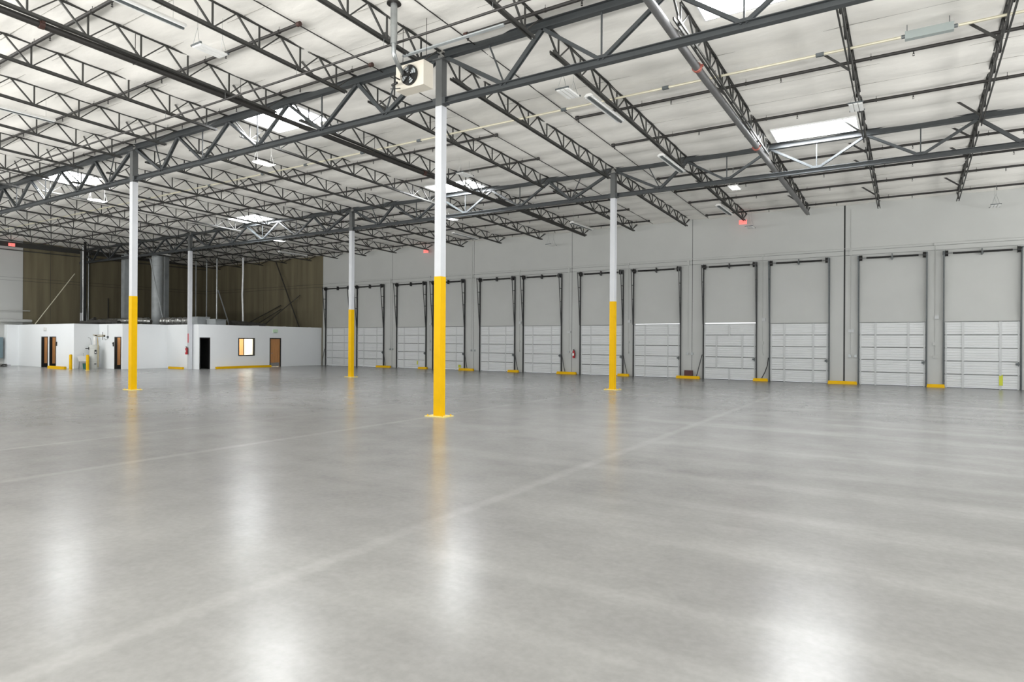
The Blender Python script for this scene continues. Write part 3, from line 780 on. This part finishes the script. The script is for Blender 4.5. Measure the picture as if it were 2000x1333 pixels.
# exit signs
def exit_sign(loc, rz, label, scale=1.0):
    e = thing('exit_sign', label, 'sign', loc, 'red lit exit signs'); e.rotation_euler = (0,0,rz); e.scale = (scale,)*3
    MB().box((-.19,-.03,-.11),(.19,.03,.11)).build('sign_box', M['redglow'], e)
    def lt(name, segs, cx):
        mb = MB()
        for (a, b, c, d) in segs: mb.bar((cx+a,-.036,b),(cx+c,-.036,d), .018, .012, up=(0,1,0))
        mb.build(name, M['redsign'], e)
    lt('letter', [(-.03,-.07,-.03,.07),(-.03,.06,.03,.06),(-.03,0,.02,0),(-.03,-.06,.03,-.06)], -.12)
    lt('letter', [(-.03,-.07,.03,.07),(-.03,.07,.03,-.07)], -.03)
    lt('letter', [(0,-.07,0,.07)], .04)
    lt('letter', [(0,-.07,0,.07),(-.035,.06,.035,.06)], .11)
    mb = MB(); mb.tube([(0,0,.11),(0,0,.5)], .01, 6); mb.build('stem', M['track'], e)
exit_sign((-7.38, YW-.35, 8.2), 0, 'red lit exit sign at the top of the dock wall, right of centre')
exit_sign((-28.6, YW-.35, 8.2), 0, 'red lit exit sign above the fourth dock door behind the joists')
exit_sign((XE+.4, 19.35, 8.72), math.pi/2, 'red lit exit sign at the far left near the end wall')

# ================================================================== UNIT HEATER
h = thing('unit_heater', 'cream box heater with black fan hung beside the nearest column', 'heater', (-9.84, 11.28, 7.80))
MB().box((-.42,-.17,0),(.42,.17,.57)).build('casing', M['cream'], h)
mb = MB(); mb.tube([(.02,-.17,.28),(.02,-.21,.28)], .23, 24); mb.build('fan_ring', M['black'], h)
mb = MB()
for k in range(4):
    t = k*math.pi/2+.4; c_, s_ = math.cos(t), math.sin(t)
    mb.add([(.02+c_*.03,-.225,.28+s_*.03),(.02+c_*.18-s_*.07,-.235,.28+s_*.18+c_*.07),(.02+c_*.21,-.225,.28+s_*.21),(.02+c_*.18+s_*.07,-.215,.28+s_*.18-c_*.07)], [(0,1,2,3)])
mb.build('fan_blades', M['duct'], h)
mb = MB(); n = 24
for rr in (.10, .16, .225):
    mb.tube([(.02+rr*math.cos(2*math.pi*k/n),-.245,.28+rr*math.sin(2*math.pi*k/n)) for k in range(n+1)], .006, 5)
for k in range(8): mb.tube([(.02,-.25,.28),(.02+.23*math.cos(k*math.pi/4),-.245,.28+.23*math.sin(k*math.pi/4))], .005, 5)
mb.build('fan_guard', M['black'], h)
mb = MB(); mb.tube([(.02,-.24,.28),(.02,-.20,.28)], .055, 12); mb.build('fan_motor', M['black'], h)
for sx in (-.36,.36):
    mb = MB(); mb.tube([(sx,0,.57),(sx,0,zr(11.28)-7.80)], .007, 6); mb.build('hanger_rod', M['pipe'], h)
fz = 7.80
mb = MB(); mb.tube([(.09,-.80,zr(10.48)-fz),(.09,-.80,.74)], .075, 16); mb.build('flue_pipe', M['galv'], h, smooth=True)
mb = MB(); mb.tube([(.09,-.80,.76),(.09,-.80,.54),(.08,-.74,.44),(.05,-.66,.40),(-.05,-.45,.38),(-.2,-.17,.36)], .05, 14); mb.build('flue_elbow', M['galv'], h, smooth=True)
mb = MB(); mb.tube([(.09,-.80,zr(10.48)-fz-.05),(.09,-.80,zr(10.48)-fz-.02)], .16, 20); mb.build('roof_collar', M['pipe'], h)
for z_ in (.9, 1.15):
    mb = MB(); mb.tube([(.09,-.80,z_),(.09,-.80,z_+.012)], .079, 16); mb.build('pipe_band', M['galv'], h)
mb = MB(); mb.tube([(-.30,-.35,.35),(-.30,-.35,-.18)], .018, 8); mb.tube([(-.42,-.3,.1),(-.22,-.35,.1)], .03, 8); mb.tube([(-.30,-.35,.25),(-.30,-.17,.25)], .016, 8); mb.tube([(-.42,-.35,.0),(-.12,-.35,-.05)], .01, 6); mb.build('gas_valve', M['black'], h)

# ================================================================== DOCK WALL FITTINGS
CURB = [(-33.3,-31.9),(-29.25,-28.46),(-25.7,-24.5),(-21.8,-21.0),(-18.26,-16.94),(-14.3,-13.6),(-10.86,-9.57),(-6.85,-6.13),(-3.4,-2.14),(.61,1.3)]
for k, (a, b) in enumerate(CURB):
    mb = MB(); y = YW-.30
    mb.add([(a,y-.10,0),(b,y-.10,0),(b,y+.08,0),(a,y+.08,0),(a+.03,y-.06,.14),(b-.03,y-.06,.14),(b-.03,y+.06,.14),(a+.03,y+.06,.14)], [(0,3,2,1),(4,5,6,7),(0,1,5,4),(1,2,6,5),(2,3,7,6),(3,0,4,7)])
    nxt = [i for i, (p, q) in enumerate(POST[:12]) if p > a-.2]
    right = min(nxt) if nxt else 12
    tag(mb.build('wheel_stop', M['yellow']), 'yellow wheel stop on the floor between the %s and %s dock doors' % (ORD[right-1], ORD[right]), 'curb', 'yellow wheel stops along the dock wall')
def outlet(parent, x, z, sx=.06, sz=.08, mt='galv'):
    MB().box((x-sx,YW-.07,z-sz),(x+sx,YW-.001,z+sz)).build('junction_box', M[mt], parent)
piers = [(-35.9,3),(-28.48,3),(-21.13,3),(-13.77,3),(-6.45,3),(.93,3)]
for k, (x, _) in enumerate(piers):
    c = thing('wall_conduit', 'thin vertical conduit with boxes between the %s and %s dock doors' % (ORD[2*k], ORD[2*k+1]), 'conduit', (0,0,0), 'conduits on the dock wall')
    mb = MB(); mb.tube([(x,YW-.02,1.3),(x,YW-.02,6.42)], .012, 6); mb.build('conduit', M['wall'], c)
    outlet(c, x, 6.45, .05, .05, 'wall'); outlet(c, x+.06, 3.15, .08, .08, 'stile'); outlet(c, x-.02, 1.95, .07, .07, 'wall'); outlet(c, x-.02, 1.36, .06, .06, 'wall')
for k, x in enumerate([-32.2,-24.87,-17.6,-10.3,-2.45]):
    c = thing('wall_conduit', 'thin vertical conduit beside the black wall joint before the %s dock door' % ORD[2*k+2], 'conduit', (0,0,0), 'conduits on the dock wall')
    mb = MB(); mb.tube([(x,YW-.02,1.35),(x,YW-.02,8.4 if k in (4,1) else 6.5)], .012, 6); mb.build('conduit', M['wall'], c)
    outlet(c, x-.03, 1.34, .06, .06, 'galv'); outlet(c, x+.22, 1.34, .06, .06, 'galv')
    outlet(c, x, 6.3, .06, .12, 'wall')
    if k in (2, 4): outlet(c, x+.02, 2.55, .12, .07, 'stile')
# wall conduit line running level along the dock wall
mb = MB(); mb.tube([(-39.2,YW-.02,6.52),(8,YW-.02,6.52)], .010, 6); tag(mb.build('level_conduit', M['wall']), 'thin level conduit running along the dock wall above the doors', 'conduit')
# maroon hydrant cabinet and extinguishers
c = thing('hose_cabinet', 'small maroon box on the yellow wheel stop beside the ninth dock door', 'box', (-10.2, YW-.26, .14))
MB().box((-.22,-.06,0),(.22,.10,.30)).build('cabinet', M['maroon'], c); MB().box((-.2,-.07,.02),(.2,-.06,.28)).build('cabinet_door', M['maroon'], c)
def extinguisher(loc, rz, label):
    e = thing('fire_extinguisher', label, 'extinguisher', loc); e.rotation_euler = (0,0,rz)
    mb = MB(); mb.tube([(0,-.10,0),(0,-.10,.02),(0,-.10,.38),(0,-.10,.43),(0,-.10,.46)], [.06,.075,.075,.05,.025], 14); mb.build('cylinder', M['extred'], e, smooth=True)
    mb = MB(); mb.tube([(0,-.10,.46),(0,-.10,.50)], .02, 8); mb.box((-.015,-.17,.49),(.015,-.05,.52)); mb.build('valve', M['black'], e)
    mb = MB(); mb.tube([(0,-.12,.48),(.07,-.13,.44),(.10,-.12,.30),(.09,-.11,.12)], .012, 6); mb.build('hose', M['black'], e)
    MB().box((-.05,-.178,.14),(.05,-.172,.28)).build('label_sticker', M['white'], e)
    MB().box((-.03,-.03,.0),(.03,0,.46)).build('wall_bracket', M['black'], e)
extinguisher((-17.22, YW-.002, .98), 0, 'red fire extinguisher on the dock wall left of the seventh dock door')
extinguisher((X0-2*BX-.02, Y2-.103, .98), 0, 'red fire extinguisher on the white column by the office')
mb = MB(); mb.box((X0-2*BX-.05,Y2-.112,1.75),(X0-2*BX+.05,Y2-.105,2.35)); tag(mb.build('column_sign', M['extred']), 'narrow red sign high on the white column above the extinguisher', 'sign')

# ================================================================== OFFICE FRONT THINGS
def bollard(x, y, label, hgt=.98):
    b = thing('bollard', label, 'bollard', (x, y, 0), 'yellow bollards')
    mb = MB(); mb.tube([(0,0,0),(0,0,hgt-.05),(0,0,hgt-.015),(0,0,hgt)], [.085,.085,.065,.02], 16); mb.build('post', M['yellow'], b, smooth=True)
    mb = MB(); mb.tube([(0,0,0),(0,0,.02)], .12, 16); mb.build('foot', M['yellow_pale'], b)
bollard(-44.75, 18.93, 'yellow bollard just left of the white utility sink'); bollard(-43.27, 19.24, 'yellow bollard in front of the water heater')
bollard(-53.1, 18.0, 'yellow bollard cut by the left edge, before the blue-grey panel', 1.05)
def curb(p, q, hgt, label):
    mb = MB(); mb.bar((*p, hgt/2), (*q, hgt/2), .14, hgt); mb.bar((*p, hgt*.98), (*q, hgt*.98), .11, .02)
    tag(mb.build('wheel_stop', M['yellow']), label, 'curb')
curb((AX+.22, 25.3), (AX+.22, 29.6), .14, 'long yellow wheel stop below the office window')
curb((-42.2, 23.75), (-40.55, 23.75), .13, 'short yellow wheel stop left of the white office column')
curb((-48.1, 19.05), (-45.75, 19.05), .17, 'yellow wheel stop in front of the twin wooden doors')
# green sign boxes
for (loc, rz, lab) in (((AX+.03, 30.1, 2.62), math.pi/2, 'pale green sign box above the closed wooden office door'), ((-50.4, FY-.03, 2.62), 0, 'pale sign box above the twin wooden doors')):
    e = thing('sign_box', lab, 'sign', loc); e.rotation_euler = (0,0,rz)
    MB().box((-.19,-.03,-.12),(.19,.03,.12)).build('box', M['palegreen'] if rz else M['white'], e); MB().box((-.12,-.035,-.115),(.12,-.03,-.09)).build('dark_strip', M['greybox'], e)
# small fittings on office walls
for (a, lab) in (((-48.72, FY-.03, 1.62), 'small dark keypad right of the twin wooden doors'), ((-44.38, DY-.03, 1.62), 'small dark keypad left of the third wooden door')):
    mb = MB(); x, y, z = a; mb.box((x-.06,y,z-.14),(x+.06,y+.03,z+.14)); mb.box((x-.05,y-.03,z+.0),(x+.05,y,z+.10)); tag(mb.build('keypad', M['black']), lab, 'keypad')
# electrical panel
e = thing('electric_panel', 'blue-grey electrical cabinet on the end wall at the left edge', 'cabinet', (XE+.002, 18.0, .55))
MB().box((0,-.75,0),(.22,.95,1.5)).build('cabinet', M['bluegrey'], e); MB().box((.22,-.72,.03),(.235,.92,1.47)).build('cabinet_door', M['bluegrey'], e)
MB().box((.235,-.2,.68),(.26,-.15,.80)).build('latch', M['black'], e)
# conduit rack on the end wall
for k, (z_, r_) in enumerate(((4.0, .03), (3.25, .12), (3.05, .02))):
    mb = MB(); mb.tube([(XE+.13, 10, z_), (XE+.13, 20.6+k*.1, z_)], r_, 8); tag(mb.build('wall_pipe', M['wall']), 'painted level pipe on the end wall, %s from the top' % ORD[k], 'pipe')
# water heater
h = thing('water_heater', 'grey cylindrical water heater in the office corner with pipes on top', 'water heater', (-45.75, 20.75, 0))
mb = MB(); mb.tube([(0,0,0),(0,0,.02),(0,0,1.50),(0,0,1.56),(0,0,1.58)], [.28,.29,.29,.24,.05], 24); mb.build('tank', M['tank'], h, smooth=True)
mb = MB(); mb.tube([(0,0,.48),(0,0,.49)], .293, 24); mb.tube([(0,0,1.32),(0,0,1.33)], .293, 24); mb.build('tank_band', M['greybox'], h)
d_ = Vector((45.75,-20.75,0)).normalized(); s_ = Vector((-d_.y, d_.x, 0)); 
mb = MB(); mb.bar(d_*.295 + s_*.06 + Vector((0,0,.98)), d_*.295 + s_*.06 + Vector((0,0,1.25)), .12, .01, up=d_); mb.build('energy_label', M['black'], h)
mb = MB(); mb.bar(d_*.302 + s_*.06 + Vector((0,0,1.03)), d_*.302 + s_*.06 + Vector((0,0,1.12)), .07, .01, up=d_); mb.build('label_sticker', M['white'], h)
mb = MB(); mb.bar(d_*.295 + s_*.05 + Vector((0,0,.28)), d_*.295 + s_*.05 + Vector((0,0,.34)), .12, .01, up=d_); mb.build('lower_label', M['black'], h)
mb = MB(); q = d_*.28 + s_*.20; mb.tube([q+Vector((0,0,.1)), q+Vector((0,0,1.5)), q*.8+Vector((0,0,2.05))], .02, 8); mb.build('drain_pipe', M['copper'], h)
mb = MB(); mb.tube([(.05,0,1.58),(.05,0,1.85),(.05,0,2.1)], [.09,.09,.07], 12); mb.build('expansion_tank', M['white'], h)
mb = MB(); mb.tube([s_*-.15+Vector((0,0,1.5)), s_*-.2+Vector((0,0,1.9)), s_*-.25+Vector((0,0,2.02)), s_*-.36+Vector((0,0,2.05))], .018, 8); mb.tube([(.15,.1,1.55),(.15,.1,2.2)], .016, 8); mb.build('supply_pipe', M['galv'], h)
mb = MB(); mb.tube([s_*-.1+Vector((0,0,2.22)), s_*.75+Vector((0,0,2.22))], .022, 8); mb.tube([s_*.1+Vector((0,0,2.12)), s_*.75+Vector((0,0,2.17))], .02, 8); mb.build('manifold', M['copper'], h)
mb = MB()
for t in (.45, .66): mb.tube([s_*t+Vector((0,0,1.9)), s_*t+Vector((0,0,2.42))], .016, 6)
mb.tube([s_*.0+Vector((0,0,2.18)), s_*.16+Vector((0,0,2.18))], .035, 8); mb.tube([s_*.5+Vector((0,0,2.16)), s_*.72+Vector((0,0,2.16))], .05, 8); mb.build('valve', M['black'], h)
mb = MB(); mb.tube([s_*-.28+Vector((0,0,1.33)), s_*-.5+Vector((0,0,1.33))], .03, 8); mb.tube([s_*-.31+Vector((0,0,1.25)), s_*-.31+Vector((0,0,1.42))], .03, 8); mb.build('relief_valve', M['black'], h)
# utility sink + bucket
s_ = thing('utility_sink', 'white freestanding utility sink left of the water heater', 'sink', (-45.75, 20.08, 0)); s_.rotation_euler = (0,0,math.radians(-25)+math.pi/2)
mb = MB(); mb.add([(-.24,-.22,.50),(.24,-.22,.50),(.24,.22,.50),(-.24,.22,.50),(-.31,-.28,.84),(.31,-.28,.84),(.31,.28,.84),(-.31,.28,.84)], [(0,3,2,1),(0,1,5,4),(1,2,6,5),(2,3,7,6),(3,0,4,7)])
mb.add([(-.21,-.19,.53),(.21,-.19,.53),(.21,.19,.53),(-.21,.19,.53),(-.28,-.25,.84),(.28,-.25,.84),(.28,.25,.84),(-.28,.25,.84)], [(0,1,2,3),(4,5,1,0),(5,6,2,1),(6,7,3,2),(7,4,0,3)])
mb.add([(-.31,-.28,.84),(.31,-.28,.84),(.31,.28,.84),(-.31,.28,.84),(-.28,-.25,.84),(.28,-.25,.84),(.28,.25,.84),(-.28,.25,.84)], [(0,1,5,4),(1,2,6,5),(2,3,7,6),(3,0,4,7)]); mb.build('basin', M['white'], s_)
for sx in (-.2, .2):
    for sy in (-.18, .18):
        mb = MB(); mb.tube([(sx,sy,.52),(sx*1.15,sy*1.15,0)], .014, 6); mb.build('leg', M['track_grey'], s_)
mb = MB(); mb.tube([(0,.24,.84),(0,.24,.98),(0,.18,1.02),(0,.10,.97)], .014, 8); mb.build('tap', M['galv'], s_)
b_ = thing('bucket', 'dark green bucket under the white utility sink', 'bucket', (-45.6, 20.15, 0))
mb = MB(); mb.tube([(0,0,0),(0,0,.34)], [.13,.16], 16); mb.build('pail', M['green'], b_, smooth=True); mb = MB(); mb.tube([(0,0,.34),(0,0,.36)], .165, 16); mb.build('rim', M['black'], b_)
mb = MB(); mb.tube([(-45.1, DY-.02, 2.9), (-45.1, DY-.02, 2.1), (-45.15, DY-.03, 1.95), (-45.35, DY-.04, 1.9), (-45.5, DY-.04, 2.0)], .010, 6); mb.box((-45.16, DY-.06, 2.02), (-45.02, DY-.001, 2.16)); tag(mb.build('power_cable', M['track_grey']), 'looped grey cable and box on the wall above the water heater', 'cable')
# scrap on floor at left
e = thing('scrap_pile', 'low pile of dark scrap boards on the floor at the left wall', 'scrap', (-53.6, 18.6, 0)); random.seed(3)
for k in range(6):
    mb = MB(); x, y = random.uniform(-.9,.6), random.uniform(-.3,.2); a = random.uniform(-.5,.5)
    mb.bar((x-.4*math.cos(a), y-.4*math.sin(a), .03+.022*k), (x+.4*math.cos(a), y+.4*math.sin(a), .03+.022*k), .14, .03); mb.build('board', M['rubble'], e)

# ================================================================== ABOVE THE OFFICES
ZD = 2.70
def vpost(x, y, z0, z1, r, mt, name, label, cat, sq=False, rx=None):
    mb = MB()
    if sq: mb.box((x-r, y-(rx or r), z0), (x+r, y+(rx or r), z1))
    else: mb.tube([(x, y, z0), (x, y, z1)], r, 16)
    return tag(mb.build(name, M[mt], smooth=not sq), label, cat)
def at_px(px, Y):      # world x seen at image column px on plane Y (helper used once per fixed object)
    v = _f + (px-1000)/F_PX*_r
    return v.x*Y/v.y
# tall grey sheet ducts
X_ = at_px(307, 27.2)
d_ = thing('sheet_metal_duct', 'tall wide grey sheet metal duct rising above the offices', 'duct', (X_, 27.2, ZD))
mb = MB(); mb.tube([(0,0,0),(0,0,zr(27.2)-ZD-.3)], .42, 20); mb.build('duct', M['duct'], d_, smooth=True)
for z_ in (1.3, 2.5, 3.8, 5.0):
    mb = MB(); mb.tube([(0,0,z_),(0,0,z_+.03)], .435, 20); mb.build('duct_seam', M['galv'], d_)
X_ = at_px(323.5, 28.3)
vpost(X_, 28.3, ZD, zr(28.3)-.1, .16, 'duct', 'square_duct', 'slim square grey duct right of the wide sheet metal duct', 'duct', sq=True)
X_ = at_px(246, 26.0)
vpost(X_, 26.0, ZD, zr(26)-.3, .26, 'duct', 'square_duct', 'grey square duct hidden partly by the leftmost yellow column', 'duct', sq=True)
# silver flue with black post
X_ = at_px(163.5, 23.0)
d_ = thing('flue_pipe', 'shiny silver flue pipe rising from office roof to ceiling at left', 'flue', (X_, 23.0, ZD))
mb = MB(); mb.tube([(.12,0,0),(.12,0,.75),(.06,0,1.6),(.02,0,2.6),(-.03,0,4.2),(-.03,0,zr(23)-ZD)], [.14,.15,.12,.10,.11,.11], 14); mb.build('flue', M['flue'], d_, smooth=True)
for z_ in (1.5, 3.7, 5.2):
    mb = MB(); mb.tube([(-.0+.05*(z_<2),0,z_),(0+.05*(z_<2),0,z_+.03)], .135, 14); mb.build('flue_band', M['galv'], d_)
vpost(at_px(165, 22.6), 22.6, ZD, zr(22.6), .07, 'black', 'roof_post', 'thin black post crossing the silver flue pipe at left', 'post', sq=True)
# thin vertical stand pipes
for k, (px, Y, r_, mt) in enumerate(((97, 24.5, .045, 'galv'), (131, 24.0, .05, 'galv'), (240, 27.0, .04, 'galv'), (196, 27.5, .03, 'galv'), (208, 27.5, .03, 'galv'),
                                (382, 31.0, .05, 'duct'), (403, 31.0, .05, 'duct'), (423, 30.6, .065, 'galv'))):
    X_ = max(at_px(px, Y), XE+.15)
    if X_ == XE+.15: Y = Y
    vpost(X_, Y, ZD, zr(Y)-.2, r_, mt, 'vent_pipe', 'thin grey vertical vent pipe above the offices, %s from the left' % ORD[[0,1,4,2,3,5,6,7][k]], 'pipe')
X_ = at_px(474, 31.2)
mb = MB(); mb.tube([(X_+.06,31.2,ZD),(X_,31.2,4.2),(X_-.08,31.2,5.6),(X_,31.2,7.2),(X_,31.2,zr(31.2)-.3)], .075, 12); tag(mb.build('flue_pipe', M['flue'], smooth=True), 'slightly bent silver flue against the brown wall, nearest the dock doors', 'flue')
# diagonal braces (tilt-up wall props and struts)
def at3(px, py, Y):
    v = _f + (px-1000)/F_PX*_r + (py-666.5)/F_PX*_d
    t = Y/v.y; return Vector((v.x*t, Y, EYE+v.z*t))
def atx3(px, py, X):
    v = _f + (px-1000)/F_PX*_r + (py-666.5)/F_PX*_d
    t = X/v.x; return Vector((X, v.y*t, EYE+v.z*t))
BR = [((70, 632, 20.6), (146, 535, 23.0), .035, 'conduit', 'pale diagonal strut leaning up to the right above twin doors'),
      ((539, 512, 34.0), (582, 633, 34.2), .05, 'rubble', 'long dark diagonal prop on the brown wall near the dock doors'),
      ((514, 637, 33.2), (586, 577, 34.2), .035, 'rubble', 'rising dark diagonal prop crossing the long one on the brown wall'),
      ((497, 625, 34.0), (548, 597, 34.25), .04, 'rubble', 'upper short dark rail leaning on the brown wall'),
      ((508, 630, 34.0), (549, 604, 34.25), .035, 'rubble', 'lower short dark rail leaning on the brown wall'),
      ((426, 567, 33.0), (446, 630, 33.2), .05, 'duct', 'grey diagonal strut right of the last vent pipe'),
      ((293, 505, 26.2), (318, 622, 26.2), .04, 'duct', 'thin diagonal strut in front of the wide sheet metal duct'),
      ((102, 590, 26.0), (128, 628, 26.0), .04, 'rubble', 'dark diagonal strut at the end wall, left one'),
      ((130, 620, 27.0), (155, 590, 27.0), .04, 'rubble', 'dark diagonal strut at the end wall, right one')]
for (p, q, r_, mt, lab) in BR:
    P_, Q_ = at3(*p), at3(*q)
    for V_ in (P_, Q_): V_.x = max(V_.x, XE+.08); V_.z = max(V_.z, ZD)
    if P_.z > Q_.z: P_, Q_ = Q_, P_
    if P_.z < 4.2: P_ = P_ + (P_-Q_)*((P_.z-ZD)/(Q_.z-P_.z))
    for V_ in (P_, Q_): V_.x = max(V_.x, XE+.04)
    mb = MB(); mb.tube([P_, Q_], r_, 8); tag(mb.build('diagonal_strut', M[mt]), lab, 'strut')
# insulated ducts lying on the office roof
def crumpled(pts, r, name, mt, label, seed):
    random.seed(seed); n = 14; P_ = []; R_ = []
    for i in range(len(pts)-1):
        a, b = Vector(pts[i]), Vector(pts[i+1])
        for k in range(n):
            P_.append(a.lerp(b, k/n)); R_.append(r*random.uniform(.82, 1.12))
    P_.append(Vector(pts[-1])); R_.append(r)
    mb = MB(); mb.tube(P_, R_, 12)
    for p_ in (P_[2], P_[len(P_)//2], P_[-3]):
        for sx in (-.5, .5): mb.bar((p_.x+sx*r, p_.y, ZD), (p_.x+sx*r, p_.y, p_.z), .04, .04)
    return tag(mb.build(name, M[mt]), label, 'duct')
crumpled([(-45.2,24.9,3.22),(-44.0,25.3,3.22),(-42.9,25.7,3.24)], .30, 'foil_duct', 'foil', 'crumpled silver foil duct lying above the office left of the white column', 1)
crumpled([(-47.6,23.2,3.22),(-46.4,23.7,3.25),(-45.5,24.3,3.2)], .18, 'foil_duct', 'foil', 'thin foil-wrapped duct on the office roof behind the leftmost column', 2)
crumpled([(-53.5,24.6,3.38),(-50.5,24.8,3.40),(-47.9,25.4,3.42)], .17, 'foil_duct', 'foil', 'long silver duct lying on the office roof right of the silver flue', 4)
crumpled([(-41.2,27.6,3.12),(-41.0,28.6,3.08),(-40.9,30.2,2.96)], .24, 'foil_duct', 'rubble', 'grey sagging duct on the office roof right of the white column', 5)
crumpled([(-48.6,21.2,3.05),(-47.4,21.9,3.15),(-45.8,22.3,3.08)], .16, 'foil_duct', 'rubble', 'dark crumpled duct above the water heater', 6)
crumpled([(-52.5,22.2,2.85),(-51.0,22.6,3.15),(-50.2,22.8,3.45)], .12, 'foil_duct', 'rubble', 'dark tilted duct beside the silver flue pipe', 8)
e = thing('air_handler', 'grey metal air handler box on the office roof left of white column', 'equipment', (-41.6, 25.6, ZD))
MB().box((-.7,-.45,0),(.35,.45,.78)).build('casing', M['duct'], e); MB().box((-.72,-.47,.78),(.37,.47,.84)).build('lid', M['galv'], e)
e = thing('air_handler', 'low grey metal unit on the office roof right of white column', 'equipment', (-40.55, 25.2, ZD))
e.rotation_euler = (0,0,.2)
MB().box((-.4,.6,0),(.4,1.5,.62)).build('casing', M['duct'], e); MB().box((-.44,.56,.62),(.44,1.54,.68)).build('lid', M['galv'], e)
random.seed(11)
e = thing('roof_debris', 'loose pale boards and scraps lying on the office roof edge', 'debris', (0,0,0))
for k in range(26):
    if k < 14: x, y = random.uniform(-40.6,-39.9), random.uniform(25.5, 33.6)
    else: x, y = random.uniform(-53,-44), random.uniform(21.6, 23.5)
    a = random.uniform(0, 3.1); l = random.uniform(.25, .7)
    mb = MB(); mb.bar((x-l*math.cos(a)*.5, y-l*math.sin(a)*.5, ZD+.24+random.uniform(0,.03)), (x+l*math.cos(a)*.5, y+l*math.sin(a)*.5, ZD+.25+random.uniform(0,.05)), .12, .05)
    mb.bar((x, y, ZD), (x, y, ZD+.24), .05, .05)
    mb.build('board', M['white'] if k % 3 == 0 else M['rubble'], e)
# dark ledger beam along the end wall top and the dark steel above offices
mb = MB(); mb.box((XE, 2, 8.62), (XE+.16, YW, 8.95)); tag(mb.build('ledger_beam', M['joist']), 'dark steel ledger beam along the top of the end wall', 'beam')
mb = MB(); mb.box((XE+.01, 2, 8.36), (XE+.07, YW, 8.42)); tag(mb.build('ledger_angle', M['joist']), 'thin dark angle below the ledger beam on the end wall', 'beam')
